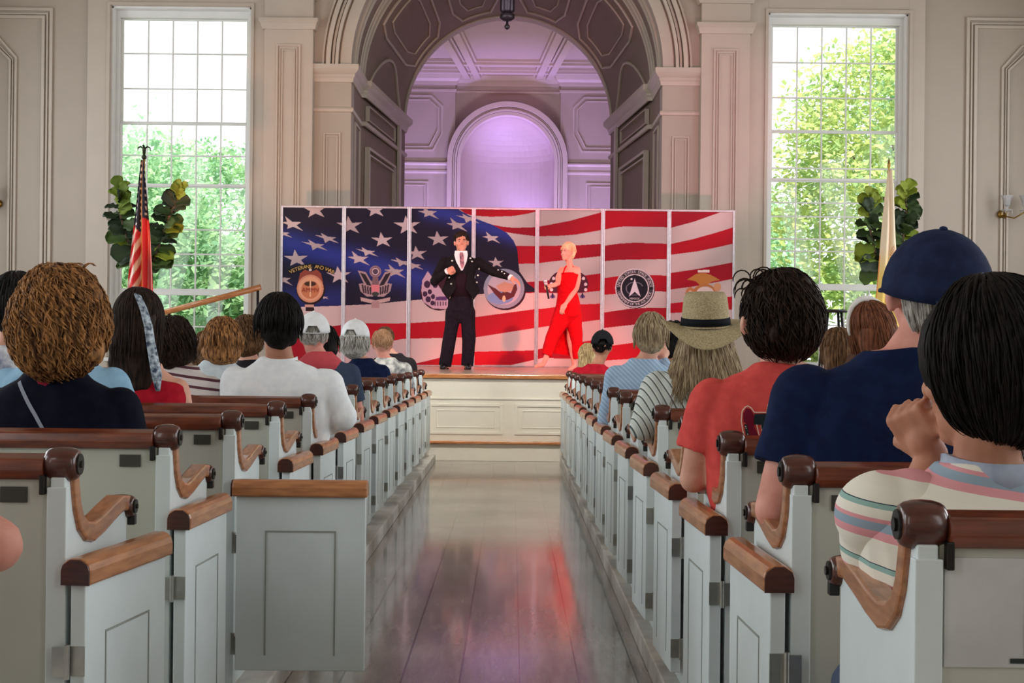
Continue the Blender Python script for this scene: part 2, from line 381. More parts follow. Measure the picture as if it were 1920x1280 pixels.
# --- pilasters, piers, casings
pl = MB()
for s_ in (-1, 1):
    x0, x1 = sorted((CX + s_ * 3.2, CX + s_ * 4.0)); m = (x0 + x1) / 2
    pl.box(x0, x1, YW - .16, YW, 0, ZC)
    for o_, w_, d_ in ((0, .03, .03), (.045, .02, .018), (.085, .02, .026)):
        onwall(pl, [(m - .185 + o_, 1.3), (m - .185 + o_, 6.17 - o_), (m + .185 - o_, 6.17 - o_), (m + .185 - o_, 1.3)], w_, d_, y=YW - .16)
    path = [(x0 - .0, YW + .0), (x0, YW - .16), (x1, YW - .16), (x1, YW)]
    pl.sweep(path, [(0, 6.43), (.035, 6.43), (.06, 6.52), (.085, 6.56), (.085, 6.61), (0, 6.61)])
    pl.sweep(path, [(0, 6.93), (.04, 6.93), (.075, 7.0), (.09, 7.06), (.09, 7.12), (0, 7.12)])
    x0, x1 = sorted((CX + s_ * 2.58, CX + s_ * 3.2)); m = (x0 + x1) / 2
    onwall(pl, [(m - .13, 1.3), (m - .13, 4.75), (m + .13, 4.75), (m + .13, 1.3)], .025, .025)
    onwall(pl, [(m - .085, 1.35), (m - .085, 4.7), (m + .085, 4.7), (m + .085, 1.35)], .02, .02)
struct('trim_2', pl, TRIMW, bevel=.004)
# arch mouldings on the face
ar = MB()
for r0, r1, d in ((2.58, 2.76, .05), (2.79, 2.84, .11), (2.86, 2.90, .07), (2.92, 2.99, .12), (3.03, 3.06, .06)): ar.ring(CX, SPR, r0, r1, YW - d, YW + .002)
struct('trim_3', ar, TRIMW)
# --- deep panelled passage to the apse, narrowing towards the back
Y1, Y2 = 24.4, 28.3; R1, R2 = 2.58, 2.10
def rad(y): return R1 if y <= Y1 else R1 + (R2 - R1) * (y - Y1) / (Y2 - Y1)
VAULT = mat('vault_paint_unlit', (140, 120, 108), .6, var=.03, scale=2)  # wall paint darkened in colour for the unlit vault
vt = MB(); ysec = [YW + .4, Y1] + [Y1 + (Y2 - Y1) * i / 4 for i in range(1, 5)]
for j in range(len(ysec) - 1):
    for i in range(48):
        q = []
        for (y, i_) in ((ysec[j], i), (ysec[j], i + 1), (ysec[j + 1], i + 1), (ysec[j + 1], i)):
            a = PI * i_ / 48; q.append((y, a))
        vs = []
        for o_ in (0, .25):
            for y, a in q: r = rad(y) + o_; vs.append((CX + r * math.cos(a), y, SPR + r * math.sin(a)))
        vt.add(vs, [(0, 1, 2, 3), (7, 6, 5, 4), (0, 4, 5, 1), (2, 6, 7, 3), (1, 5, 6, 2), (0, 3, 7, 4)])
for s_ in (-1, 1):
    pr = [(CX + s_ * 2.58, YW + .4), (CX + s_ * 2.58, Y1), (CX + s_ * R2, Y2), (CX + s_ * (R2 + .5), Y2), (CX + s_ * 3.1, Y1), (CX + s_ * 3.1, YW + .4)]
    vt.prism(pr, 'z', 0, SPR)
struct('wall_passage', vt, VAULT)
vm = MB()
def vp(a, y): r = rad(y) - .012; return (CX + r * math.cos(a), y, SPR + r * math.sin(a))
def vline(pts, w=.03):
    out = []
    for (a0, y0), (a1, y1) in zip(pts, pts[1:]):
        n = max(2, int(abs(a1 - a0) / .07) + 1)
        out += [vp(a0 + (a1 - a0) * k / n, y0 + (y1 - y0) * k / n) for k in range(n)]
    out.append(vp(*pts[-1])); vm.tube(out, w, 6)
D = math.radians
for y in (23.25, 23.45, 24.25, 24.5, 28.2): vline([(0, y), (PI, y)], .04 if y in (24.25, 24.5) else .025)
for a0, a1 in ((24, 52), (60, 84), (96, 120), (128, 156)):
    c = (a0 + a1) / 2
    vline([(D(a0), 25.4), (D(a0 + 3), 24.9), (D(a1 - 3), 24.9), (D(a1), 25.4), (D(a1), 27.3), (D(a1 - 4), 27.9), (D(a0 + 4), 27.9), (D(a0), 27.3), (D(a0), 25.4)], .028)
    vline([(D(a0 + 5), 25.7), (D(a0 + 7), 25.3), (D(a1 - 7), 25.3), (D(a1 - 5), 25.7), (D(a1 - 5), 27.0), (D(a1 - 8), 27.5), (D(a0 + 8), 27.5), (D(a0 + 5), 27.0), (D(a0 + 5), 25.7)], .018)
for f_ in (lambda a: a, lambda a: 180 - a):
    vline([(D(f_(2)), 25.0)] + [(D(f_(2 + 17 * math.sin(PI * k / 12))), 25.0 + 2.7 * k / 12) for k in range(1, 12)] + [(D(f_(2)), 27.7)], .03)
for a0, a1 in ((4, 40), (48, 86), (94, 132), (140, 176)):
    vline([(D(a0), 23.6), (D(a1), 23.6), (D(a1), 24.1), (D(a0), 24.1), (D(a0), 23.6)], .016)
# impost cornice and belt running round the pier and down the passage
for s_ in (-1, 1):
    path = [(CX + s_ * 3.2, YW), (CX + s_ * 2.58, YW), (CX + s_ * 2.58, Y1), (CX + s_ * 2.50, Y1 + .02), (CX + s_ * R2, Y2 + .02), (CX + s_ * (R2 + .3), Y2 + .02)]
    sg = 1 if s_ < 0 else -1
    vm.sweep(path, [(0, 5.60), (.03, 5.60), (.04, 5.66), (.06, 5.69), (.06, 5.72), (.10, 5.76), (.13, 5.80), (.13, 5.88), (0, 5.90)], sg)
    vm.sweep(path, [(0, 5.10), (.03, 5.11), (.045, 5.15), (.03, 5.18), (0, 5.19)], sg)
    # recessed-look panels down the passage wall
    A = Vector((CX + s_ * 2.50, Y1, 0)); B = Vector((CX + s_ * R2, Y2, 0)); u = (B - A).normalized(); LN = (B - A).length
    O_, U_ = (A, u) if s_ < 0 else (B, -u)
    for f0, f1 in ((.08, .72),):
        x0, x1 = (f0 * LN, f1 * LN) if s_ < 0 else ((1 - f1) * LN, (1 - f0) * LN)
        for z0, z1 in ((1.3, 3.15), (3.35, 4.75)):
            vm.strip([(x0, z0), (x0, z1), (x1, z1), (x1, z0)], .05, O_ , U_, UZ, -.06, .03)
            vm.strip([(x0 + .1, z0 + .1), (x0 + .1, z1 - .1), (x1 - .1, z1 - .1), (x1 - .1, z0 + .1)], .03, O_, U_, UZ, -.06, .02)
        vm.strip([((x0 + .02), 5.25), ((x0 + .02), 5.5), (x1, 5.5), (x1, 5.25)], .02, O_, U_, UZ, -.06, .015)
    xq = (.76 * LN, .86 * LN) if s_ < 0 else (.14 * LN, .24 * LN)
    vm.prism([(0, 0), (.12, 0), (.12, .06), (0, .06)], 'z', 0, 0.001)
    pA = A + u * (.78 * LN)
    inn = Vector((u.y, -u.x, 0)) * (1 if s_ < 0 else -1)
    q = [pA, pA + u * .22, pA + u * .22 + inn * .05, pA + inn * .05]; vm.prism([(p_.x, p_.y) for p_ in q], 'z', .93, 5.62)
    O2, U2 = (Vector((CX + s_ * 2.58, YW, 0)), Vector((0, 1, 0))) if s_ < 0 else (Vector((CX + s_ * 2.58, Y1, 0)), Vector((0, -1, 0)))
    for z0, z1 in ((1.3, 5.0),): vm.strip([(.5, z0), (.5, z1), (1.2, z1), (1.2, z0)] if s_ < 0 else [(.2, z0), (.2, z1), (.9, z1), (.9, z0)], .04, O2, U2, UZ, 0, .03)
struct('trim_6', vm, TRIMW)
# --- apse room beyond
YS, YC = 35.8, 36.02; ZA = 8.35; NR = 1.21; NZ = 6.02; CA = -.17
ap = MB()
for s_ in (-1, 1):
    x0, x1 = sorted((CA + s_ * 1.36, CA + s_ * 4.2)); ap.box(x0, x1, YS, YS + 1.6, .5, ZA)
    x0, x1 = sorted((CA + s_ * NR, CA + s_ * 1.36)); ap.box(x0, x1, YC, YC + .9, .5, ZA)
    x0, x1 = sorted((CA + s_ * 4.0, CA + s_ * 4.25)); ap.box(x0, x1, Y2 - .1, YS, .5, ZA)
    x0, x1 = sorted((CA + s_ * 2.3, CA + s_ * 4.2)); ap.box(x0, x1, Y2 + .0, Y2 + .3, .5, ZA)
for i in range(40):
    a0, a1 = PI * i / 40, PI * (i + 1) / 40
    p0 = (CA + NR * math.cos(a0), NZ + NR * math.sin(a0)); p1 = (CA + NR * math.cos(a1), NZ + NR * math.sin(a1))
    ap.prism([p1, p0, (p0[0], ZA), (p1[0], ZA)], 'y', YC, YC + .9)
for i in range(48):                       # spandrel over the passage arch, apse side
    a0, a1 = PI * i / 48, PI * (i + 1) / 48; r = R2
    p0 = (CX + r * math.cos(a0), SPR + r * math.sin(a0)); p1 = (CX + r * math.cos(a1), SPR + r * math.sin(a1))
    ap.prism([p1, p0, (p0[0], ZA + .1), (p1[0], ZA + .1)], 'y', Y2 + .0, Y2 + .3)
ns = MB()                                 # niche: half cylinder under a half dome
def npt(a, z, o): r = NR + o; return (CA + r * math.cos(a), YC + .05 + r * .85 * math.sin(a), z)
for i in range(24):
    a0, a1 = PI * i / 24, PI * (i + 1) / 24
    ns.add([npt(a0, .9, 0), npt(a1, .9, 0), npt(a1, NZ, 0), npt(a0, NZ, 0), npt(a0, .9, .15), npt(a1, .9, .15), npt(a1, NZ, .15), npt(a0, NZ, .15)],
           [(0, 1, 2, 3), (7, 6, 5, 4), (0, 4, 5, 1), (3, 2, 6, 7)])
    for j in range(12):
        b0, b1 = PI / 2 * j / 12, PI / 2 * (j + 1) / 12; q = []
        for o_ in (0, .15):
            for a, b_ in ((a0, b0), (a1, b0), (a1, b1), (a0, b1)):
                r = NR + o_; q.append((CA + r * math.cos(b_) * math.cos(a), YC + .05 + r * .85 * math.cos(b_) * math.sin(a), NZ + r * math.sin(b_)))
        ns.add(q, [(0, 1, 2, 3), (7, 6, 5, 4)])
ns_o = struct('wall_niche', ns, PAINT)
struct('wall_apse', ap, PAINT)
at = MB()
for r0, r1, d in ((1.21, 1.30, .10), (1.31, 1.36, .16), (1.37, 1.41, .11), (1.42, 1.55, .20)):
    at.ring(CA, NZ, r0, r1, YS - d, YC + .02, n=40)
    for s_ in (-1, 1):
        x0, x1 = sorted((CA + s_ * r0, CA + s_ * r1)); at.box(x0, x1, YS - d, YC + .02, .93, NZ)
for s_ in (-1, 1):
    path = [(CA + s_ * 4.0, YS), (CA + s_ * 1.36, YS), (CA + s_ * 1.36, YC)]; sg = 1 if s_ < 0 else -1
    pr = [(0, 8.02), (.04, 8.02), (.05, 8.1), (.12, 8.16), (.16, 8.26), (.16, 8.35), (0, 8.35)]
    at.sweep(path, pr, sg); at.sweep(path, [(0, 7.84), (.03, 7.84), (.03, 7.9), (0, 7.92)], sg)
    at.sweep([(CA + s_ * 4.0, YS), (CA + s_ * 1.55, YS)], [(0, 5.72), (.03, 5.72), (.05, 5.76), (.05, 5.8), (.03, 5.84), (.03, 5.93), (.06, 5.97), (.06, 6.01), (0, 6.02)], sg)
    def AX(x): return CA + s_ * x
    for o_, w_ in ((0, .05), (.1, .025)):
        onwall(at, [(AX(3.8 - o_), 6.32 + o_), (AX(3.8 - o_), 7.72 - o_), (AX(1.98 + o_ * .4), 7.72 - o_), (AX(1.70 + o_), 7.45 - o_ * .4), (AX(1.70 + o_), 6.75 + o_), (AX(1.92 + o_), 6.32 + o_)], w_, .03, y=YS)
    for o_, w_ in ((0, .04), (.08, .02)):
        onwall(at, [(AX(3.8 - o_), 1.4), (AX(3.8 - o_), 5.5 - o_), (AX(2.05 + o_), 5.5 - o_), (AX(2.05 + o_), 1.4)], w_, .03, y=YS)
at.sweep([(CA - 1.36, YC), (CA + 1.36, YC)], [(0, 8.02), (.04, 8.02), (.05, 8.1), (.12, 8.16), (.16, 8.26), (.16, 8.35), (0, 8.35)])
at.sweep([(CA - 1.36, YC), (CA + 1.36, YC)], [(0, 7.84), (.03, 7.84), (.03, 7.9), (0, 7.92)])
# ceiling beams
def beam(x0, y0, x1, y1, w, zt=8.35, d=.14):
    dv = Vector((x1 - x0, y1 - y0)).normalized(); nn = Vector((-dv.y, dv.x)) * w / 2
    at.prism([(x0 - nn.x, y0 - nn.y), (x1 - nn.x, y1 - nn.y), (x1 + nn.x, y1 + nn.y), (x0 + nn.x, y0 + nn.y)], 'z', zt - d, zt)
for w, d in ((.30, .07), (.2, .14)):
    beam(-4, 34.3, 4, 34.3, w, d=d); beam(-4, 35.3, 4, 35.3, w * .8, d=d)
for s_ in (-1, 1):
    for o_ in (0, .34):
        for w, d in ((.27, .08), (.17, .17)): beam(CA + s_ * (1.62 - o_), 29, CA + s_ * (1.02 - o_ * .8), 36.4, w, d=d)
struct('trim_7', at, TRIMW, bevel=.004)
struct('ceiling', MB().box(-4.5, 4.3, Y2 - .1, 38.2, ZA, ZA + .2), PAINT)
struct('wall_apse', MB().box(-4.5, 4.3, 37.9, 38.1, .5, ZA), PAINT)
# --- tall sash windows
GL = bpy.data.materials.new('window_glass'); GL.use_nodes = True; nt = GL.node_tree; nt.nodes.remove(nt.nodes['Principled BSDF'])
t = nt.nodes.new('ShaderNodeBsdfTransparent'); g = nt.nodes.new('ShaderNodeBsdfGlossy'); g.inputs['Roughness'].default_value = .02
fz = nt.nodes.new('ShaderNodeFresnel'); fz.inputs[0].default_value = 1.3; mxs = nt.nodes.new('ShaderNodeMixShader')
nt.links.new(fz.outputs[0], mxs.inputs[0]); nt.links.new(t.outputs[0], mxs.inputs[1]); nt.links.new(g.outputs[0], mxs.inputs[2])
nt.links.new(mxs.outputs[0], nt.nodes['Material Output'].inputs[0])
def window(n, rect, rails, rows):
    x0, x1, z0, z1 = rect
    root = empty(f'window_{n}', (x0, YW, 0), kind='structure')
    c = MB()                              # flat casing and stepped inner moulding
    cw = .36 if n == 1 else .33
    c.box(x0 - .38, x0, YW - .07, YW, 0, 7.3).box(x1, x1 + .27, YW - .07, YW, 0, 7.3)
    c.box(x0, x1, YW - .07, YW, z1, 7.3)
    c.strip([(x0 - .03, z0), (x0 - .03, z1 + .03), (x1 + .03, z1 + .03), (x1 + .03, z0)], .05, (0, YW - .07, 0), UX, UZ, 0, .03, False)
    c.build('casing', TRIMW, root, bevel=.004)
    j = MB(); a, bq = YW - .02, YW + .36
    j.box(x0 - .01, x0 + .035, a, bq, z0, z1).box(x1 - .035, x1 + .01, a, bq, z0, z1).box(x0, x1, a, bq, z1 - .035, z1 + .01)
    j.box(x0 + .035, x0 + .09, YW + .14, bq, z0, z1 - .035).box(x1 - .09, x1 - .035, YW + .14, bq, z0, z1 - .035).box(x0 + .09, x1 - .09, YW + .14, bq, z1 - .15, z1 - .035)
    j.box(x0 - .05, x1 + .05, YW - .12, bq, z0 - .06, z0)
    j.build('jamb', WWHITE, root, bevel=.004)
    xi0, xi1 = x0 + .13, x1 - .13
    zs = [z0] + sorted(rails) + [z1 - .15]
    for k in range(len(zs) - 1):
        a, bz = zs[k], zs[k + 1]; y = YW + .2 + .04 * (k % 2)
        s = MB(); s.box(xi0 - .04, xi0, y, y + .04, a, bz).box(xi1, xi1 + .04, y, y + .04, a, bz)
        th = .09 if k == 1 or k == 0 and False else .04
        s.box(xi0, xi1, y, y + .04, a, a + th).box(xi0, xi1, y, y + .04, bz - .02, bz)
        so = s.build('sash', WWHITE, root, bevel=.003)
        m = MB()
        for i in range(1, 5): x = xi0 + (xi1 - xi0) * i / 5; m.box(x - .011, x + .011, y + .005, y + .035, a, bz)
        for z in rows[k]: m.box(xi0, xi1, y + .006, y + .034, z - .011, z + .011)
        m.build('glazing_bar', WWHITE, so)
        MB().box(xi0, xi1, y + .018, y + .022, a, bz).build('pane', GL, so)
def zpx(px, py): return P(px, py, YW + .2).z
rL = [zpx(345, 551), zpx(345, 349), zpx(345, 232)]
window(1, LW, rL, [[zpx(345, 612)], [zpx(345, y) for y in (497, 476, 430)], [zpx(345, 292)], [zpx(345, y) for y in (166, 100)]])
rR = [zpx(1560, 542), zpx(1560, 339), zpx(1560, 248)]
window(2, RW, rR, [[zpx(1560, 610)], [zpx(1560, y) for y in (471, 448, 406, 380)], [zpx(1560, 316)], [zpx(1560, y) for y in (183, 117)]])

# ================================================================== outside
GRASS = mat('lawn', (120, 160, 80), .9, rgb2=(90, 130, 60), scale=3)
struct('ground', MB().box(-40, -4.6, YW + .5, 75, -.4, -.25).box(4.4, 40, YW + .5, 75, -.4, -.25).box(-4.6, 4.4, 38.3, 75, -.4, -.25), GRASS)
def leafmat(name, a, b_, tr=.45):
    m = mat(name, a, .6, rgb2=b_, scale=1.6)
    nt = m.node_tree; pb = nt.nodes['Principled BSDF']; out = nt.nodes['Material Output']
    tl = nt.nodes.new('ShaderNodeBsdfTranslucent'); src = pb.inputs['Base Color'].links[0].from_socket; nt.links.new(src, tl.inputs[0])
    mx = nt.nodes.new('ShaderNodeMixShader'); mx.inputs[0].default_value = tr
    nt.links.new(pb.outputs[0], mx.inputs[1]); nt.links.new(tl.outputs[0], mx.inputs[2]); nt.links.new(mx.outputs[0], out.inputs[0]); return m
LG1 = leafmat('leaf_green', (170, 206, 150), (120, 172, 130)); LG2 = leafmat('leaf_yellow_green', (212, 220, 140), (156, 190, 126)); LG3 = leafmat('leaf_pale', (190, 220, 176), (150, 200, 160))  # leaf tones lightened to carry the washed-out haze outside
BARK = mat('bark', (110, 90, 70), .9, rgb2=(70, 56, 44), scale=10)
def leaves(rng, c, r, ncl, nl, size, clr=.9):
    vs = []; fs = []
    for _ in range(ncl):
        d = Vector((rng.gauss(0, 1), rng.gauss(0, 1), rng.gauss(0, 1))).normalized() * rng.uniform(.55, 1) ** .6
        cc = Vector(c) + Vector((d.x * r[0], d.y * r[1], d.z * r[2]))
        for _ in range(nl):
            p = cc + Vector((rng.gauss(0, clr * .45), rng.gauss(0, clr * .45), rng.gauss(0, clr * .3)))
            a = Vector((rng.gauss(0, 1), rng.gauss(0, 1), rng.gauss(0, .6))).normalized(); b_ = a.orthogonal().normalized()
            b_ = (b_ + Vector((rng.gauss(0, .5), rng.gauss(0, .5), rng.gauss(0, .5)))).normalized(); s_ = size * rng.uniform(.6, 1.2)
            n = len(vs); vs += [p - a * s_, p + b_ * s_ * .5, p + a * s_, p - b_ * s_ * .5]; fs.append((n, n + 1, n + 2, n + 3))
    return vs, fs
def tree(label, x, y, zc, r, m, seed, ncl=300, nl=60, size=.125, h=None, cat='tree', group=None, name='leafy_tree'):
    rng = random.Random(seed); root = empty(name, (x, y, -.25), label, cat, group)
    vs, fs = leaves(rng, (x, y, zc), r, ncl, nl, size, clr=min(1.1, r[0] * .32))
    me = bpy.data.meshes.new('crown'); me.from_pydata([tuple(v) for v in vs], [], fs); me.materials.append(m); obj('foliage', me, root)
    t = MB(); t.cap([(x, y, -.3), (x + .1, y, zc * .5), (x, y, zc)], [.03 * r[0] + .09, .08, .04], 8)
    for k in range(6):
        a = k * 1.05; t.tube([(x, y, zc * (.45 + .07 * k)), (x + r[0] * .5 * math.cos(a), y + r[1] * .5 * math.sin(a), zc + r[2] * .25)], [.05, .02], 6)
    t.build('trunk', BARK, root, True)
tree('pale green tree nearest beyond the left window, crown ending in bright sky', -11.6, 38, 4.1, (3.4, 2.6, 3.2), LG3, 1)
tree('bright shrubby tree behind the lower panes of the left window', -8.4, 33, 2.2, (2.2, 2, 2.2), LG1, 2, ncl=200)
tree('dark green tree at the left edge seen through the left window', -10.5, 50, 5.0, (4.0, 3, 3.4), LG1, 3, ncl=240)
tree('tall yellow-green tree filling the middle of the right window', 10.6, 37, 5.6, (3.4, 2.6, 4.4), LG2, 4, ncl=420)
tree('tall green tree at the right edge of the right window', 15.2, 46, 7.5, (3.8, 3, 5.0), LG1, 5, ncl=380)
tree('pale tree low behind the right window near the pilaster', 7.9, 52, 3.8, (3.2, 2.6, 4.2), LG3, 6, ncl=320)
for i, (x, y, lab) in enumerate(((-8.0, 27.6, 'leafy green hedge bush outside the left window, behind the handrail'), (-5.75, 25.7, 'leafy hedge bush outside the left window, by its right casing'), (5.6, 26.0, 'leafy hedge bush outside the right window, behind the bar stool'), (7.9, 28.6, 'leafy hedge bush outside the right window, under the potted fig'))):
    tree(lab, x, y, .75, (.95, .8, 1.0), LG1 if i % 2 else LG2, 20 + i, ncl=120, nl=44, size=.075, cat='bush', name='hedge_bush', group='bushes outside the windows')
# ================================================================== pews
XE = {-1: -.92, 1: .59}                   # aisle ends of the pews
def row_y(k): return 1.97 + .86 * k
def make_pew(s):
    """s=-1 left of the aisle, s=+1 right; local origin on the aisle end of the back, floor level"""
    r = empty('box_pew', (0, 0, 0)); o = s; bot = .085
    def bx(mb, a, b_, *q): x0, x1 = sorted((a * o, b_ * o)); return mb.box(x0, x1, *q)
    far = 7.9
    bx(MB(), .02, far, 0, .025, bot, .94).build('back_panel', PEWB, r, bevel=.003)
    tr = MB(); pr = [(-.012, .925), (.05, .925), (.058, .945), (.05, .968), (.018, .978), (-.012, .968), (-.02, .945)]
    x0, x1 = sorted((.03 * o, far * o)); tr.prism([(a, b_) for a, b_ in pr], 'x', x0, x1); tr.build('top_rail', MAHOG, r, bevel=.004)
    # end panel: post and cut-out under the arm
    ep = [(-.01, bot), (-.01, .93), (.045, .93), (.055, .855), (.085, .808), (.13, .785), (.18, .780), (.28, .795), (.40, .815), (.445, .815), (.445, bot)]
    x0, x1 = sorted((-.014 * o, .016 * o)); MB().prism(ep, 'x', x0, x1).build('end_panel', PEWW, r, bevel=.003)
    x0, x1 = sorted((-.018 * o, .022 * o)); MB().box(x0, x1, -.014, .012, bot, .91).build('post', PEWW, r, bevel=.002)
    arm = MB(); cl = [(.03, .955), (.042, .91), (.056, .865), (.08, .828), (.12, .805), (.17, .797), (.24, .806), (.32, .822), (.39, .834), (.45, .828)]
    half = [.018, .018, .018, .019, .021, .022, .021, .020, .019, .018]; up = []; dn = []
    for i, p in enumerate(cl):
        a = Vector(cl[max(0, i - 1)]); b_ = Vector(cl[min(len(cl) - 1, i + 1)]); t = (b_ - a).normalized(); n = Vector((-t.y, t.x)); c = Vector(p)
        up.append(tuple(c + n * half[i])); dn.append(tuple(c - n * half[i]))
    x0, x1 = sorted((-.024 * o, .021 * o)); vs = []; fs = []; n = len(cl)
    for x in (x0, x1):
        for q in up: vs.append((x, *q))
        for q in dn: vs.append((x, *q))
    for i in range(n - 1):
        fs += [(i, i + 1, n + i + 1, n + i), (2 * n + i, 3 * n + i, 3 * n + i + 1, 2 * n + i + 1), (i, 2 * n + i, 2 * n + i + 1, i + 1), (n + i, n + i + 1, 3 * n + i + 1, 3 * n + i)]
    fs += [(0, n, 3 * n, 2 * n), (n - 1, 2 * n - 1 + 2 * n - n + 0, 0, 0)][:1] + [(n - 1, 3 * n - 1, 4 * n - 1, 2 * n - 1)]
    arm.add(vs, fs); ao = arm.build('armrest', ARMW, r, bevel=.006)
    for nm, (y, z, rr, w) in (('knob', (.02, .955, .035, .033)), ('knob', (.452, .820, .027, .031))):
        kb = MB(); kb.lathe([(rr * .66, -w), (rr * .82, -w + .002), (rr * .93, -w + .008), (rr * 1.01, -w * .45), (rr * 1.04, 0), (rr * 1.01, w * .45), (rr * .93, w - .008), (rr * .82, w - .002), (rr * .66, w)], (0, y, z), 22, 'x')
        ko = kb.build(nm, MAHOGD, r, True)
        rs = MB(); sx_ = -o * w; rs.lathe([(rr * .62, -.004), (rr * .62, .004)], (sx_, y, z), 16, 'x'); rs.lathe([(rr * .3, -.008), (rr * .2, .008)], (sx_, y, z), 12, 'x'); rs.build('rosette', BLACKM, ko)
    bk = MB(); bx(bk, .026, .037, -.018, .0, .895, .935); bk.build('bracket', BLACKM, r, bevel=.002); x0, x1 = sorted((-.03 * o, -.012 * o)); MB().box(x0, x1, .455, .475, .775, .80).build('bracket', BLACKM, r, bevel=.002)
    bx(MB(), .02, far, .03, .45, .43, .455).build('seat', PEWW, r, bevel=.004)
    bx(MB(), .065, .12, -.006, .0, .878, .91).build('plaque', DARKP, r, bevel=.001)
    return r
def make_door(s):
    """hinged on the post; extends along +Y when folded open against the pew end"""
    d = MB(); bot, top, Ld = .15, .715, .42; o = s; t0, t1 = sorted((0, -.032 * o))
    d.box(t0, t1, 0, Ld, bot, top)
    body = bpy.data.objects.new('door', d.mesh('door', PEWW)); COL.objects.link(body)
    b_ = body.modifiers.new('b', 'BEVEL'); b_.width = .003; b_.segments = 2
    for side in (-.032 * o - .0, 0):      # scored inner panel on both faces
        sgn = -1 if side == min(t0, t1) else 1
    g = MB(); xf = t0 if o > 0 else t1; dd = -1 if o > 0 else 1
    for xf, dd in ((t0, -1), (t1, 1)):
        for a in ((.095, .1, .2, .60), (.32, .325, .2, .60), (.095, .325, .6, .605)):
            x0, x1 = sorted((xf, xf + dd * .0015)); g.box(x0, x1, *a)
    o1 = bpy.data.objects.new('panel_groove', g.mesh('panel_groove', mat('groove_shadow_paint', (156, 160, 154), .6))); COL.objects.link(o1); o1.parent = body
    c = MB(); x0, x1 = t0 - .016, t1 + .016
    c.prism([(x0, top), (x1, top), (x1, top + .030), (x1 - .004, top + .042), (x1 - .012, top + .050), (x1 - .022, top + .054), (x0 + .022, top + .054), (x0 + .012, top + .050), (x0 + .004, top + .042), (x0, top + .030)], 'y', -.012, Ld + .006)
    o2 = bpy.data.objects.new('cap_rail', c.mesh('cap_rail', [DOORW])); COL.objects.link(o2); o2.parent = body
    bb = o2.modifiers.new('b', 'BEVEL'); bb.width = .005; bb.segments = 2
    e = MB(); e.prism([(x0 + .002, top), (x1 - .002, top), (x1 - .002, top + .029), (x1 - .006, top + .041), (x1 - .022, top + .052), (x0 + .022, top + .052), (x0 + .006, top + .041), (x0 + .002, top + .029)], 'y', -.016, -.012)
    o3 = bpy.data.objects.new('cap_end', e.mesh('cap_end', [MAHOGD])); COL.objects.link(o3); o3.parent = body
    for z in (.56, .23):
        h = MB(); h.box(-.03 * 1, .01, -.012, -.004, z - .04, z + .04) if False else None
        h.lathe([(.006, -.035), (.006, .035)], (0, -.014, z), 10); h.box(min(t0, t1), max(t0, t1), -.004, -.0005, z - .03, z + .03)
        x0, x1 = sorted((0.0, .03 * o)); h.box(x0, x1, -.018, -.012, z - .03, z + .03)
        o4 = bpy.data.objects.new('hinge', h.mesh('hinge', [STEEL])); COL.objects.link(o4); o4.parent = body
    return body
def copy_tree(o, parent=None):
    c = o.copy(); COL.objects.link(c)
    if parent: c.parent = parent
    for ch in list(o.children): copy_tree(ch, c)
    return c
ORD = ['first', 'second', 'third', 'fourth', 'fifth', 'sixth', 'seventh', 'eighth', 'ninth', 'tenth', 'eleventh', 'twelfth', 'thirteenth', 'fourteenth', 'fifteenth']
notes = {(-1, 1): ', dark plaque on its back', (-1, 2): ', behind the curly auburn hair', (-1, 3): ', its door standing open',
         (1, 0): ', under the striped shirt', (1, 1): ', under the navy cap', (1, 2): ', under the coral shirt', (1, 14): ', last before the stage', (-1, 14): ', last before the stage'}
for s in (-1, 1):
    proto = make_pew(s); dproto = make_door(s); first = True; dfirst = True
    for k in range(1 if s < 0 else 0, 15):
        p = proto if first else copy_tree(proto); first = False
        p.location = (XE[s], row_y(k), 0)
        side = 'left' if s < 0 else 'right'; n = k - 1 if s < 0 else k
        tag(p, f'white pew, {ORD[n]} from the camera {side} of the aisle' + notes.get((s, k), ''), 'pew', f'white box pews {side} of the aisle')
        if s > 0 and k == 0: continue
        PD.append((s, k, p)) if 'PD' in globals() else globals().__setitem__('PD', [(s, k, p)])
    for s2, k, p in [q for q in PD if q[0] == s]:
        d = dproto if dfirst else copy_tree(dproto); dfirst = False
        d.name = 'door'; d.parent = p
        ang = {(-1, 1): -8, (-1, 2): -3, (-1, 3): -90}.get((s, k), -2 if s < 0 else 2)
        d.location = (-s * .030, -.018, 0); d.rotation_euler = (0, 0, D(ang))
for ch in [c_ for c_ in bpy.data.objects if c_.name.startswith('plaque') and c_.parent and c_.parent.location.x > 0 and c_.parent.location.y < 2]: bpy.data.objects.remove(ch)
# printed paper sign on the nearest right pew back
sg = empty('paper_sign', (.78, row_y(0) - .003, .6), 'pale paper sign with a black numeral hung on the nearest right pew back', 'sign')
a = P(1772, 1045, row_y(0) - .004); 
MB().box(a.x, a.x + .21, row_y(0) - .0045, row_y(0) - .0005, a.z - .155, a.z).build('sheet', mat('sign_paper', (206, 208, 206), .6), sg)
tg = MB(); q = P(1935, 1150, row_y(0) - .006)
v, f = text_geo('1', .20, Matrix.Translation(q) @ Matrix.Rotation(PI / 2, 4, 'X'), .0004); tg.add(v, f)
tg.box(q.x - .03, q.x + .03, q.y - .0004, q.y + .0004, q.z - .071, q.z - .064)
tg.build('numeral', mat('sign_ink', (30, 44, 44), .6), sg)

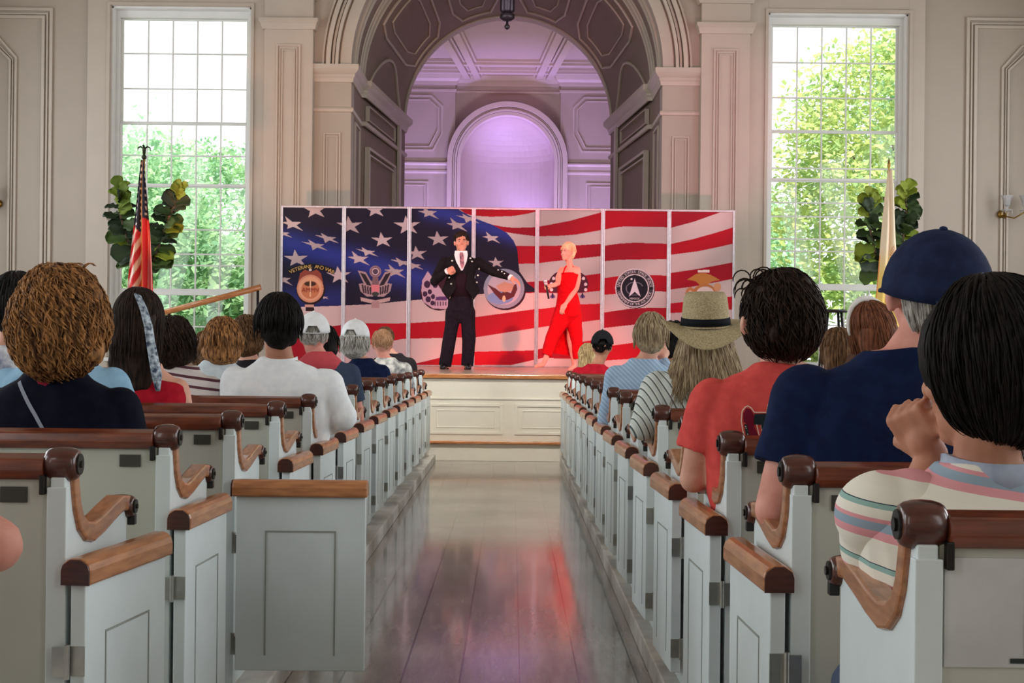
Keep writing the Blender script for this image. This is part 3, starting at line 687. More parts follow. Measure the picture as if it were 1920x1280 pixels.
# ================================================================== stage
st = empty('stage', (0, 14.9, 0), 'white panelled wooden stage with honey wood edge at the end of the aisle', 'stage')
SY = 14.9; SZ = .93
m = MB().box(-4.0, 4.0, SY, YW - .2, 0, SZ - .05); m.box(-4, 4, SY - .02, SY, 0, .18); m.build('body', STAGEW, st, bevel=.004)
m = MB().box(-4.02, 4.02, SY - .045, YW - .2, SZ - .045, SZ); m.build('edge_board', STEPW, st, bevel=.008)
MB().box(-3.99, 3.99, SY + .12, YW - .21, SZ, SZ + .004).build('deck', mat('stage_deck', (226, 196, 176), .3, rgb2=(200, 168, 148), coat=.4), st)
MB().box(-4.0, 4.0, SY - .07, SY, .185, .215).build('lower_rail', STEPW, st, bevel=.006)
pn = MB()
for i in range(-4, 5):
    xa = -.03 + i * .92; x0, x1 = xa - .38 - .46, xa + .38 - .46
    if x0 < -3.9 or x1 > 3.95: continue
    pn.strip([(x0, .30), (x0, .60), (x1, .60), (x1, .30)], .03, (0, SY, 0), UX, UZ, 0, .012)
    pn.strip([(x0 + .07, .36), (x0 + .07, .54), (x1 - .07, .54), (x1 - .07, .36)], .012, (0, SY, 0), UX, UZ, 0, .006)
pn.box(-4, 4, SY - .012, SY, .66, .68); pn.build('panel_moulding', STAGEW, st, bevel=.003)
# steps up to the stage at the left with its handrail
sp = empty('stage_steps', (-4.6, 17.9, 0), 'white wooden steps climbing to the left side of the stage', 'steps')
for i in range(4): MB().box(-5.4 + .35 * i, -4.03, 17.6, 18.6, .2 * i, .2 * (i + 1) - .01).build('step', STAGEW, sp, bevel=.005)
hr = empty('handrail', (-4.0, 18.0, 0), 'sloping orange-brown wooden handrail in front of the left window', 'handrail')
a, b_ = P(306, 586, 18.0), P(489, 538, 18.0)
MB().tube([a, b_], .038, 12).build('rail', STEPW, hr, True)
for q, zb in ((a + (b_ - a) * .06, .0), (a + (b_ - a) * .97, .93)):
    if q.x > -3.96: zb = .93
    elif q.x > -4.5: zb = .79
    MB().tube([(q.x, q.y, zb), q], .018, 10).build('post', BLACKM, hr, True)

# ================================================================== printed backdrop of seven panels
YB = 21.0
def interp(pts):
    xs_, ys_ = zip(*pts); return lambda x: np.interp(x, xs_, ys_)
def inpoly(px, py, poly):
    ins = np.zeros(px.shape, bool); n = len(poly)
    for i in range(n):
        x1, y1 = poly[i]; x2, y2 = poly[(i + 1) % n]
        if y1 == y2: continue
        c = ((y1 > py) != (y2 > py)) & (px < (x2 - x1) * (py - y1) / (y2 - y1) + x1); ins ^= c
    return ins
CANT = [(515, 370), (845, 370), (852, 384), (860, 393), (878, 403), (895, 411), (922, 421), (950, 436), (963, 451), (970, 467), (972, 492), (974, 509), (990, 532), (1003, 541), (1005, 547), (905, 551), (830, 558), (760, 564), (700, 570), (640, 573), (515, 577)]
BANDS = [
 ([(860, 380), (1010, 380)], [(860, 391), (874, 401), (889, 404.5), (922, 406.5), (963, 405), (990, 400.5), (1010, 395)]),
 ([(895, 411), (922, 421), (943, 425), (963, 427), (1004, 426), (1034, 420.6), (1068, 414), (1129, 397.6), (1130.5, 392), (1190, 380), (1345, 380), (1353, 397)], [(895, 411), (922, 425), (943, 434), (963, 437.7), (1004, 443), (1054, 442), (1081, 439.6), (1129, 431), (1162, 425), (1203, 424.7), (1254, 426), (1254.5, 428), (1300, 416), (1353, 397)]),
 ([(950, 461), (1007, 461), (1081, 460), (1129, 457), (1130.5, 461), (1162, 456.5), (1190, 455), (1254, 457), (1254.5, 458), (1300, 448), (1343, 436), (1378, 425)], [(950, 495), (1004, 494), (1054, 488), (1081, 485), (1129, 480), (1130.5, 490), (1162, 487), (1254, 485.6), (1254.5, 478), (1309, 471), (1343, 464), (1378, 456)]),
 ([(970, 530), (1011, 527), (1054, 523), (1092, 517), (1129, 512), (1130.5, 521.5), (1156, 518), (1227, 515.4), (1254, 517), (1254.5, 512), (1309, 504), (1378, 491)], [(970, 549), (1040, 549), (1089, 549), (1129, 544.5), (1130.5, 552.6), (1156, 551), (1225, 546), (1254, 546.7), (1254.5, 543), (1300, 537), (1378, 522)]),
 ([(520, 622), (613, 613), (640, 609), (681, 606), (760, 606), (830, 602), (857, 598), (894, 594), (998, 580), (1019, 578.5), (1038, 575.7), (1089, 570.5), (1129, 569), (1130.5, 586), (1178, 579), (1208, 577), (1254, 577), (1254.5, 569), (1378, 555)], [(520, 690), (600, 670), (640, 657), (700, 645), (757, 635), (825, 633.5), (894, 632), (998, 615.6), (1030, 611), (1088, 604), (1129, 598.7), (1130.5, 615), (1193, 608), (1254, 600), (1254.5, 587), (1378, 580)]),
 ([(770, 687), (781, 681), (822, 671), (853, 664), (894, 659), (998, 656.7), (1017, 653), (1089, 641), (1129, 635), (1130.5, 650), (1190, 642), (1254, 636), (1254.5, 626), (1378, 612)], [(770, 690), (884, 684), (957, 684.5), (1017, 671), (1129, 674), (1130.5, 676), (1254, 668), (1254.5, 655), (1378, 645)])]
T1 = [(-11.5, -15), (19.6, -3.4), (23, 13), (-6.8, 8.8), (-20, -3.4)]; T2 = [(-2, -16), (20, -6), (15.6, 11), (-9.5, 11), (-20, -5.4)]; T3 = [(-12, -10), (19, -.7), (25, 11), (-3.4, 10), (-24.4, -6)]
STARS = [(546, 420, T1, 1), (590, 394, T2, 1.2), (703, 394, T2, 1.05), (655, 424, T2, 1.2), (763, 424, T2, 1.25), (613, 446, T3, .95), (590, 459, T3, 1), (716, 451, T2, 1), (688, 471.6, T3, .85), (671, 485, T1, 1), (529, 437, T3, .8), (555, 486, T2, 1.15), (739, 509, T1, .95), (752, 491, T3, .85), (635, 517, T2, 1.15), (529, 524, T1, .85), (781, 476, T2, .95), (802, 399, T1, .9), (855, 422, T1, .95), (877, 409, T3, .9), (821, 449, T2, 1.02), (920, 446, T1, .8), (930, 493, T2, .72), (608, 557, T3, .35), (775, 497, T3, .8), (693, 430, T2, .0)]
WH = np.array(lin((214, 190, 188))); RD = np.array(lin((190, 8, 32))); RDD = np.array(lin((128, 10, 34))); NV = np.array(lin((24, 22, 44))); BL = np.array(lin((44, 56, 140)))
def sstep(a, b_, x): t = np.clip((x - a) / (b_ - a), 0, 1); return t * t * (3 - 2 * t)
def paint(px, py):
    c = np.tile(WH, (len(px), 1))
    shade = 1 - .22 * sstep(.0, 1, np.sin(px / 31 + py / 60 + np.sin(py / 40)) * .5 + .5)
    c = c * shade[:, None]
    def put(mask, col, al=1.0):
        c[mask] = c[mask] * (1 - al) + np.array(col) * al
    for i, (t, b_) in enumerate(BANDS):
        m_ = (py > interp(t)(px)) & (py < interp(b_)(px)) & (px > t[0][0])
        if i < 2: m_ &= px < t[-1][0]
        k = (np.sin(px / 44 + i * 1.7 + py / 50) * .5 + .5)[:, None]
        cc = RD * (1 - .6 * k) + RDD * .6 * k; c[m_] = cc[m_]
    ca = inpoly(px, py, CANT)
    g1 = np.exp(-((py - (452 + (px - 527) * .27)) / 24) ** 2) * (px < 790); g2 = np.exp(-((py - (398 + np.maximum(px - 830, 0) * .33)) / 17) ** 2) * sstep(770, 830, px)
    g3 = np.exp(-((py - 525) / 26) ** 2) * np.exp(-((px - 790) / 34) ** 2); g4 = .55 * np.exp(-((py - 560) / 22) ** 2) * (px < 640)
    g = np.clip(np.maximum(np.maximum(g1, g2), np.maximum(g3, g4)), 0, 1)[:, None]
    cc = NV * (1 - g) + BL * g; c[ca] = cc[ca]
    for sx_, sy_, T, k in STARS:
        if k == 0: continue
        tips = [(sx_ + a * k, sy_ + b_ * k) for a, b_ in T]; poly = []
        for i in range(5):
            a, b_ = tips[i], tips[(i + 1) % 5]; poly += [a, (sx_ + ((a[0] + b_[0]) / 2 - sx_) * .47, sy_ + ((a[1] + b_[1]) / 2 - sy_) * .47)]
        near = (abs(px - sx_) < 40) & (abs(py - sy_) < 30) & ca; idx = np.where(near)[0]
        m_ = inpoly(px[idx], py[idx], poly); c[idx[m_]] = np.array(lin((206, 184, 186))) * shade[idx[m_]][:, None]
    def disc(x, y, r, col, ry=None): put(((px - x) / r) ** 2 + ((py - y) / (ry or r)) ** 2 < 1, lin(col))
    def poly(pts, col): put(inpoly(px, py, pts), lin(col))
    def mir(x, pts): return [(2 * x - a, b_) for a, b_ in pts]
    # 1 veterans badge
    disc(583, 543, 27, (40, 22, 26), 28); put((abs(px - 584) < 43) & (abs(py - (500 + (px - 584) ** 2 * .0052)) < 5.5), lin((24, 22, 26)))
    poly([(559, 530), (563, 512), (572, 505), (583, 510), (594, 505), (602, 512), (606, 530)], (150, 74, 58)); disc(582, 541, 25, (216, 150, 120), 26); disc(582, 541, 21.5, (232, 170, 134), 22.5); disc(582, 543, 17, (206, 128, 88))
    disc(582, 532, 11, (70, 46, 36), 4.5); put((abs(px - 582) < 1.5) & (abs(py - 541) < 15), lin((236, 190, 150))); disc(582, 506, 2.5, (240, 220, 210)); poly([(573, 575), (589, 575), (589, 583), (573, 583)], (40, 20, 24)); poly([(572, 571), (589, 571), (589, 576), (572, 576)], (214, 164, 150))
    # 2 eagle with shield
    X0 = 704
    for mm in (lambda q: q, lambda q: mir(X0, q)):
        poly(mm([(671, 507), (686, 510), (694, 524), (700, 530), (700, 556), (688, 556), (676, 546), (673, 532), (682, 531)]), (176, 148, 152))
        poly(mm([(675, 511), (685, 514), (693, 528), (697, 536), (688, 534), (683, 526)]), (44, 34, 44))
        for t in range(4): poly(mm([(678 + t * 5, 534 + t * 1.5), (681 + t * 5, 533 + t * 1.5), (684 + t * 4, 549 + t), (681 + t * 4, 549 + t)]), (60, 44, 54))
        poly(mm([(676, 557), (690, 560), (704, 563), (704, 570), (690, 567), (677, 564)]), (196, 166, 162))
    poly([(697, 565), (711, 565), (711, 577), (697, 577)], (176, 140, 140)); disc(X0, 509, 11, (150, 120, 128)); disc(X0, 509, 8, (52, 44, 60)); disc(X0, 509, 7, (214, 186, 190)); disc(X0, 509, 5, (84, 66, 84))
    poly([(699, 519), (709, 519), (711, 536), (697, 536)], (130, 100, 104)); poly([(696, 534), (712, 534), (711, 546), (704, 552), (697, 546)], (226, 132, 140)); disc(X0, 551, 7, (60, 66, 62), 4)
    # 3 lattice roundel behind the man's elbow
    disc(824, 547, 36, (60, 26, 40), 35); poly([(798, 515), (802, 508), (840, 560), (842, 580), (812, 578), (794, 566), (790, 545), (792, 525)], (206, 168, 186))
    for x, y, r in ((801, 533, 6), (797, 551, 4.5), (806, 547, 4), (803, 561, 5), (812, 556, 4), (811, 568, 4), (816, 534, 5)): disc(x, y, r, (66, 38, 66), r * 1.15)
    for x in range(816, 850, 5): put((abs(px - x) < 1) & (abs(py - 569) < 4), lin((90, 60, 80)))
    poly([(818, 556), (838, 556), (838, 563), (816, 563)], (96, 60, 110))
    # 4 naval roundel
    disc(947, 544, 39, (50, 20, 34), 37.5); disc(945, 541, 38, (150, 152, 170), 37); disc(945, 541, 31, (196, 176, 190), 30); disc(938, 558, 24, (126, 150, 196), 12)
    poly([(914, 533), (930, 541), (940, 549), (946, 546), (958, 549), (964, 534), (968, 532), (970, 542), (964, 556), (952, 562), (938, 562), (926, 549)], (96, 40, 44)); poly([(930, 536), (945, 528), (964, 533), (960, 545), (946, 548), (936, 545)], (206, 150, 130)); disc(945, 560, 3, (230, 190, 150), 6)
    # 5 ring of dots behind the woman
    put((((px - 1066) / 37) ** 2 + ((py - 532) / 27) ** 2 < 1) & (abs(px - 1066) > 12) & (py < 548), lin((84, 30, 48)))
    for x, y in ((1094, 522), (1098, 533), (1098, 543), (1038, 522), (1034, 532), (1034, 543)): disc(x, y, 3, (238, 214, 220))
    for x in (1092, 1036): disc(x, 556, 5, (110, 90, 140), 3.5); disc(x, 554, 2, (40, 40, 80), 5)
    # 6 space roundel
    disc(1191, 541, 37, (60, 50, 58)); disc(1190, 540, 36.5, (222, 206, 210)); disc(1190, 540, 34.5, (70, 62, 72)); disc(1190, 540, 26.5, (226, 212, 216)); disc(1190, 540, 24.5, (26, 24, 36))
    an = np.arctan2(py - 541, px - 1190); rr = np.hypot((px - 1190) / 1.0, (py - 541) / .75)
    put((abs(rr - 16) < 1.0) & ((an < -.3) | (an > .9)), lin((120, 116, 130))); poly([(1190, 522), (1201, 556), (1190, 547), (1179, 556)], (232, 216, 226)); disc(1184, 523, 1.8, (236, 226, 230))
    put((abs(px - 1160) < 3) & (abs(py - 540) < 3), lin((20, 20, 30))); put((abs(px - 1220) < 3) & (abs(py - 540) < 3), lin((20, 20, 30)))
    # 7 eagle, globe and anchor
    poly([(1288, 524), (1304, 514), (1312, 512), (1322, 512), (1332, 515), (1350, 525), (1334, 528), (1326, 534), (1312, 534), (1304, 527)], (190, 124, 60)); poly([(1308, 506), (1330, 506), (1330, 511), (1308, 511)], (236, 214, 206))
    disc(1321, 556, 25, (184, 116, 66), 24); disc(1322, 551, 17, (214, 196, 190), 14); disc(1294, 556, 10, (190, 120, 74), 18); disc(1294, 556, 5, (220, 180, 160), 12); disc(1345, 538, 7, (206, 150, 110), 8)
    return c
edges_px = [527.5, 645.5, 768, 888.5, 1007.5, 1130.5, 1254.5, 1377.5]
BP = vcmat('printed_vinyl', .5, 0, .2)
def backpanel(i):
    x0 = (edges_px[i] - 960 - 2.5) * YB / F; x1 = (edges_px[i + 1] - 960 - 2.5) * YB / F
    if i == 0: x0 -= .0
    z0, z1 = SZ + .004, 3.345; cen = (x0 + x1) / 2
    pts = ['star-covered navy print with a round gold veterans badge', 'star-covered navy print with an eagle and shield crest', 'stars on blue above a red wave, partly behind the man', 'blue corner meeting red and white waves with an eagle roundel', 'red and white waves partly behind the woman in red', 'red and white stripes with a black and white star-force roundel', 'red and white stripes with a gold eagle and globe emblem']
    root = empty('backdrop_panel', (cen, YB, z0), 'tall flag-print backdrop panel, ' + pts[i], 'backdrop panel', 'flag-print panels of the stage backdrop')
    nx, nz_ = 165, 400; X = np.linspace(x0 + .012, x1 - .012, nx); Z = np.linspace(z0 + .02, z1 - .02, nz_); GX, GZ = np.meshgrid(X, Z)
    u = GX.ravel() * F / YB; v = -(GZ.ravel() - H) * F / YB; px = 960 + u * CT - v * ST; py = 655 + u * ST + v * CT
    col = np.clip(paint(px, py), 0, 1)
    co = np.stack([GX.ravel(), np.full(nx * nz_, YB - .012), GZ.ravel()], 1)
    a = (np.arange(nz_ - 1)[:, None] * nx + np.arange(nx - 1)[None, :]).ravel(); fc = np.stack([a, a + 1, a + nx + 1, a + nx], 1)
    # rim and back so the sheet has thickness
    n0 = nx * nz_; rim = [0, nx - 1, nx * nz_ - 1, nx * (nz_ - 1)]
    co = np.vstack([co, [(X[0], YB + .004, Z[0]), (X[-1], YB + .004, Z[0]), (X[-1], YB + .004, Z[-1]), (X[0], YB + .004, Z[-1])]])
    me = bpy.data.meshes.new('print'); nf = len(fc)
    faces = fc.tolist() + [[n0 + 3, n0 + 2, n0 + 1, n0]]
    me.from_pydata(co.tolist(), [], faces)
    ca = me.color_attributes.new('Col', 'FLOAT_COLOR', 'POINT'); arr = np.ones((len(co), 4), 'f'); arr[:n0, :3] = col; ca.data.foreach_set('color', arr.ravel())
    me.materials.append(BP); me.update(); pr = obj('print', me, root)
    f_ = MB(); f_.box(x0, x0 + .03, YB - .03, YB + .03, z0, z1).box(x1 - .03, x1, YB - .03, YB + .03, z0, z1).box(x0 + .03, x1 - .03, YB - .03, YB + .03, z1 - .035, z1).box(x0 + .03, x1 - .03, YB - .02, YB + .02, z0, z0 + .02)
    f_.build('frame', ALU, root, bevel=.005)
    return root, pr
panels = [backpanel(i) for i in range(7)]
def arc_text(s, cx, cy, r, a_mid, size, parent, m, name='lettering', inside=False, step=None):
    """letters along an arc, pixel centre on the backdrop, angle in degrees from the top"""
    g = MB(); n = len(s); st_ = step or math.degrees(size * .68 / r)
    for i, ch in enumerate(s):
        if ch == ' ': continue
        a = math.radians(a_mid + (i - (n - 1) / 2) * st_ * (-1 if inside else 1)); k = YB / F
        c = P(cx, cy, YB - .017); x = c.x + r * k * math.sin(a); z = c.z + r * k * math.cos(a)
        M4 = Matrix.Translation((x, YB - .0165, z)) @ Matrix.Rotation(a + (PI if inside else 0), 4, 'Y') @ Matrix.Rotation(PI / 2, 4, 'X')
        v, f = text_geo(ch, size * k * 1.5, M4, .0008); g.add(v, f)
    g.build(name, m, parent)
GOLDI = mat('gold_ink', (226, 190, 110), .5); PINKI = mat('pale_ink', (228, 214, 218), .5); REDI = mat('maroon_ink', (150, 50, 40), .5)
arc_text('VETERANS AND WAR', 584, 583, 83, 0, 6.6, panels[0][0], GOLDI, step=3.75)
v, f = text_geo('AMMV', 9 * YB / F * 1.3, Matrix.Translation(P(582, 544, YB - .0165)) @ Matrix.Rotation(PI / 2, 4, 'X'), .0008); g = MB(); g.add(v, f); g.build('lettering', REDI, panels[0][0])
arc_text('UNITED STATES SPACE FORCE', 1190, 540, 30.5, 0, 4.6, panels[5][0], PINKI, step=6.9)
arc_text('DEPARTMENT OF THE AIR FORCE', 1190, 540, 30.5, 180, 4.2, panels[5][0], PINKI, inside=True, step=5.6)
v, f = text_geo('MMXIX', 4.2 * YB / F * 1.4, Matrix.Translation(P(1190, 560, YB - .0165)) @ Matrix.Rotation(PI / 2, 4, 'X'), .0008); g = MB(); g.add(v, f); g.build('lettering', PINKI, panels[5][0])
# ================================================================== people
def skinmat(name, a, b_): 
    m = mat(name, a, .6, rgb2=b_, scale=12, spec=.35); m.node_tree.nodes['Principled BSDF'].inputs['Subsurface Weight'].default_value = .08; return m
SK1 = skinmat('skin_fair', (224, 172, 150), (206, 150, 128)); SK2 = skinmat('skin_tan', (192, 138, 112), (170, 116, 92)); SK3 = skinmat('skin_pink', (226, 164, 148), (206, 138, 122))
def hairmat(name, a, b_, sc=(60, 60, 9)):
    return mat(name, a, .62, rgb2=b_, scale=1.6, stretch=sc, spec=.13)
H_BLACK = hairmat('hair_black', (32, 27, 26), (10, 9, 9)); H_DBR = hairmat('hair_dark_brown', (56, 42, 34), (20, 15, 13)); H_BR = hairmat('hair_brown', (124, 92, 64), (66, 46, 32))
H_AUB = hairmat('hair_auburn', (182, 130, 80), (64, 40, 25)); H_BLOND = hairmat('hair_blonde', (206, 184, 138), (142, 116, 78)); H_ASH = hairmat('hair_ash_blonde', (186, 168, 136), (122, 102, 78))
H_GREY = hairmat('hair_grey', (206, 204, 196), (140, 136, 128)); H_RED = hairmat('hair_chestnut', (134, 84, 58), (78, 46, 32)); H_PLAT = hairmat('hair_platinum', (250, 222, 180), (226, 190, 140)); H_SALT = hairmat('hair_ginger_grey', (190, 150, 118), (150, 108, 80))
def headM(C, yaw=0, pitch=0, roll=0, s=1):
    return Matrix.Translation(C) @ Matrix.Rotation(yaw, 4, 'Z') @ Matrix.Rotation(pitch, 4, 'X') @ Matrix.Rotation(roll, 4, 'Y') @ Matrix.Scale(s, 4)
HA, HB, HC = .078, .098, .098            # cranium radii, centre (0,-.01,.025)
def head_parts(mb, M, ear=0):
    o = mb.M; mb.M = M
    mb.ell((0, -.012, .028), (.074, .094, .090), 18); mb.ell((0, .018, -.02), (.064, .072, .075), 16); mb.ell((0, .035, -.062), (.048, .05, .045), 14); mb.ell((0, .062, -.088), (.024, .024, .02), 10)
    mb.cap([(0, .082, .02), (0, .098, -.016)], [.009, .014], 8); mb.ell((-.011, .09, -.02), (.009, .01, .007), 8); mb.ell((.011, .09, -.02), (.009, .01, .007), 8)
    mb.ell((0, .083, -.046), (.022, .01, .006), 8); mb.ell((0, .081, -.056), (.018, .01, .006), 8)
    for sx_ in (-1, 1):
        mb.ell((sx_ * .03, .078, .03), (.018, .012, .008), 8); mb.ell((sx_ * .04, .06, -.02), (.02, .022, .018), 8)
        mb.ell((sx_ * (.077 + ear), -.004, -.005), (.009 + ear * .6, .018, .030), 10, Matrix.Rotation(sx_ * .3, 3, 'Z')); mb.ell((sx_ * (.082 + ear * 1.5), -.012, .004), (.006, .014, .02), 8)
    mb.M = o
def eyes(root, M, iris=(60, 44, 34)):
    for sx_ in (-1, 1):
        e = MB(); e.M = M; e.ell((sx_ * .028, .0765, .008), (.0125, .009, .0065), 12); eo = e.build('eye', mat('eye_white', (226, 214, 208), .3), root, True)
        e = MB(); e.M = M; e.ell((sx_ * .028, .0845, .008), (.0048, .003, .0048), 10); e.build('iris', mat('iris_brown', iris, .2), eo, True)
        e = MB(); e.M = M; e.tube([(sx_ * .014, .086, .027), (sx_ * .028, .088, .031), (sx_ * .044, .079, .026)], [.003, .0035, .0015], 6); e.build('eyebrow', H_DBR, root, True)
def hand(mb, wr, d, up, s=1, curl=.5, side=1):
    """palm, four unequal fingers and a thumb; d = direction of the hand, up = back of the hand, side=+1 puts the thumb on d x up"""
    d = Vector(d).normalized(); up = Vector(up); up = (up - d * up.dot(d)).normalized(); lat = d.cross(up) * side; wr = Vector(wr)
    mb.cap([wr, wr + d * .03 * s], [.026 * s, .030 * s], 10)
    for k in range(4):
        o = (1.5 - k) * .0215 * s; b_ = wr + d * .035 * s + lat * o; k1 = b_ + d * .052 * s; mb.cap([b_, k1], [.0122 * s, .0096 * s], 8)
        ln = (.040, .045, .042, .032)[k] * s; a = curl * (1 + .08 * k); p = k1; ang = 0
        for j, f_ in enumerate((1, .68, .52)):
            ang += a * (1.15, 1.35, .9)[j]; q = p + (d * math.cos(ang) - up * math.sin(ang)) * ln * f_ + lat * (.5 - k / 3) * .003; r0 = (.0092, .0084, .0074)[j] * s; mb.cap([p, q], [r0, r0 * .9], 8); p = q
    t0 = wr + d * .02 * s + lat * .026 * s; t1 = t0 + (d * .6 + lat * .75 - up * .35).normalized() * .038 * s; t2 = t1 + (d * .85 + lat * (.4 - .7 * curl) - up * (.3 + .5 * curl)).normalized() * .032 * s; t3 = t2 + (d * .8 - lat * .5 * curl - up * .5 * curl).normalized() * .024 * s
    mb.cap([t0, t1, t2, t3], [.0145 * s, .0125 * s, .011 * s, .0095 * s], 8)
def skull_pt(th, az, off):                # th from crown, az=0 at the back
    return Vector(((HA + off) * math.sin(th) * math.sin(az), -.012 - (HB + off) * math.sin(th) * math.cos(az), .028 + (HC + off) * math.cos(th)))
def hair(root, M, m, style='short', rng=None, vox=.009, n=150, length=.1, wave=.004, freq=60, thick=.008, az=2.2, low=1.9, puff=.01, start=(.05, 1.4), flow=0, down=1.62, bump=.004, name='hair', swirl=0, cen=(0, -.016, .034), spread=0):
    """rounded mass over the skull plus separate locks laid along it"""
    rng = rng or random.Random(3); g = MB(); g.M = M; n = int(n * 2); thick *= .6
    g.ell(cen, (HA + puff, HB + puff - .004, HC + puff - .006), 20)
    nb = (HC + puff) 
    if style != 'crop': g.ell((0, -.045, -.02), (HA + puff - .008, .062 + puff, .07 + puff * .5), 16)
    if style == 'long': g.loft([((0, -.055, .03), HA + puff, .055 + puff), ((0, -.07, -.08), HA + puff + .004 + spread * .3, .045 + puff), ((0, -.075, -.06 - length), HA + puff + spread * .8, .032)], 20)
    if style == 'bob': g.ell((0, -.03, -.04), (HA + puff + .012, .085 + puff, .075), 18)
    f = folds(bump, rng.randrange(99), 3.2)
    me = remesh(g, vox, 3, 'hair', [m], f); ho = obj(name, me, root)
    lk = MB(); ex = {'bob': .034, 'short': .016}.get(style, 0)
    def spt(t, a, off): return skull_pt(t, a, off + ex * max(0, min(t, 2.4) - 1.15) * max(0, math.cos(a * .6)))
    for i in range(n):
        a = rng.uniform(-az, az); th = rng.uniform(*start); L_ = length * rng.uniform(.65, 1.12); sw = swirl * rng.uniform(-1, 1) * 1.6; off = puff + rng.uniform(0, .007)
        ph = rng.uniform(0, 6.3); steps = max(5, int(L_ / .016)); ds = L_ / steps; pts = []; t = th; aa = a; p = spt(t, aa, off); lim = down if abs(a) < 1.5 or down > 2.2 else min(down, 1.75)
        for k in range(steps + 1):
            wv = wave * min(1, k / 3); sd = Vector((math.cos(aa), math.sin(aa), 0)); nn = (p - Vector((0, -.012, .028))).normalized()
            pts.append(p + sd * math.sin(ph + k * ds * freq) * wv + nn * math.cos(ph + k * ds * freq) * wv * .7)
            if t < lim: t += ds / (HC + off); aa += sw * ds; p = spt(t, aa, off)
            else: p = p + Vector((flow * ds + spread * 4 * math.sin(a) * ds, -.12 * ds, -ds))
        r0 = thick * rng.uniform(.6, 1.2); rad_ = [r0 * (1 - .75 * (k / steps) ** 2) for k in range(steps + 1)]; rad_[0] *= .5
        pts = [M @ q for q in pts]; lk.tube(pts, [r * M.to_scale()[0] for r in rad_], 5, .6)
    if n: lo = lk.build('locks', m, ho, True)
    return ho
def cap_hat(root, M, m, brim=True, name='cap', tilt=.12, open_back=True):
    M2 = M @ Matrix.Rotation(tilt, 4, 'X'); g = MB(); g.M = M2; n = 24; vs = []; fs = []; rr = 9
    for o_ in (0, .006):
        for j in range(rr + 1):
            th = j / rr * 1.62
            for k in range(n):
                a = 2 * PI * k / n; r = .012 + o_; seam = 1 + .006 * abs(math.cos(3 * a))
                z = .045 + (HC + r) * math.cos(th) * 1.0; cut = 0
                if open_back and j >= rr - 2 and abs(math.atan2(math.sin(a + PI / 2), math.cos(a + PI / 2))) < .42: cut = .02 * (j - rr + 2.4)
                vs.append(((HA + r + .002) * math.sin(th) * math.cos(a) * seam, -.012 + (HB + r) * math.sin(th) * math.sin(a) * seam, z + cut))
    q = (rr + 1) * n
    for b0 in (0, q):
        for j in range(rr):
            for k in range(n): k2 = (k + 1) % n; fs.append((b0 + j * n + k, b0 + (j + 1) * n + k, b0 + (j + 1) * n + k2, b0 + j * n + k2))
    for k in range(n): k2 = (k + 1) % n; fs.append((rr * n + k, q + rr * n + k, q + rr * n + k2, rr * n + k2))
    g.add(vs, fs); co = g.build(name, m, root, True)
    b_ = MB(); b_.M = M2; b_.ell((0, -.012, .045 + HC + .019), (.008, .008, .005), 10); b_.build('button', m, co, True)
    if brim:
        b_ = MB(); b_.M = M2; vs = []; fs = []; k_ = 14
        for i in range(k_ + 1):
            a = PI * (.12 + .76 * i / k_)
            for rr_, dz in ((1.0, 0), (1.0, -.006), (1.0 + .62 * math.sin((a - .12 * PI) / .76), -.028 * math.sin(a)), (1.0 + .62 * math.sin((a - .12 * PI) / .76), -.022 * math.sin(a))):
                vs.append(((HA + .014) * math.cos(a) * (1 + (rr_ - 1) * .35), -.012 + (HB + .012) * math.sin(a) * rr_, .045 + dz))
        for i in range(k_):
            for j in range(4): fs.append((i * 4 + j, i * 4 + (j + 1) % 4, (i + 1) * 4 + (j + 1) % 4, (i + 1) * 4 + j))
        b_.add(vs, fs); b_.build('brim', m, co, True)
    s_ = MB(); s_.M = M2; s_.tube([((HA + .016) * math.sin(a), -.012 - (HB + .016) * math.cos(a), .044) for a in (-.5, -.25, 0, .25, .5)], .006, 6, .5); s_.build('strap', m, co, True)
    return co
def torso_rings(X, Y, zs, hw, e=0, z0=.47, lean=0, fat=0, w0=.165):
    Hh = zs - z0
    def c(t): return (X, Y + lean * t, z0 + Hh * t)
    return [(c(-.02), w0 - .02 + e, .12 + e), (c(.1), w0 + .01 + e, .135 + e + fat), (c(.3), w0 - .005 + e + fat * .5, .118 + e + fat), (c(.5), hw * .78 + e + fat * .3, .115 + e + fat * .7), (c(.7), hw * .85 + e, .12 + e + fat * .3), (c(.85), hw * .90 + e, .112 + e),
            (c(.94), hw * .84 + e, .092 + e), (c(1.0), hw * .60 + e, .075 + e), (c(1.045), hw * .38 + e, .066 + e), (c(1.085), .07 + e, .062 + e)]
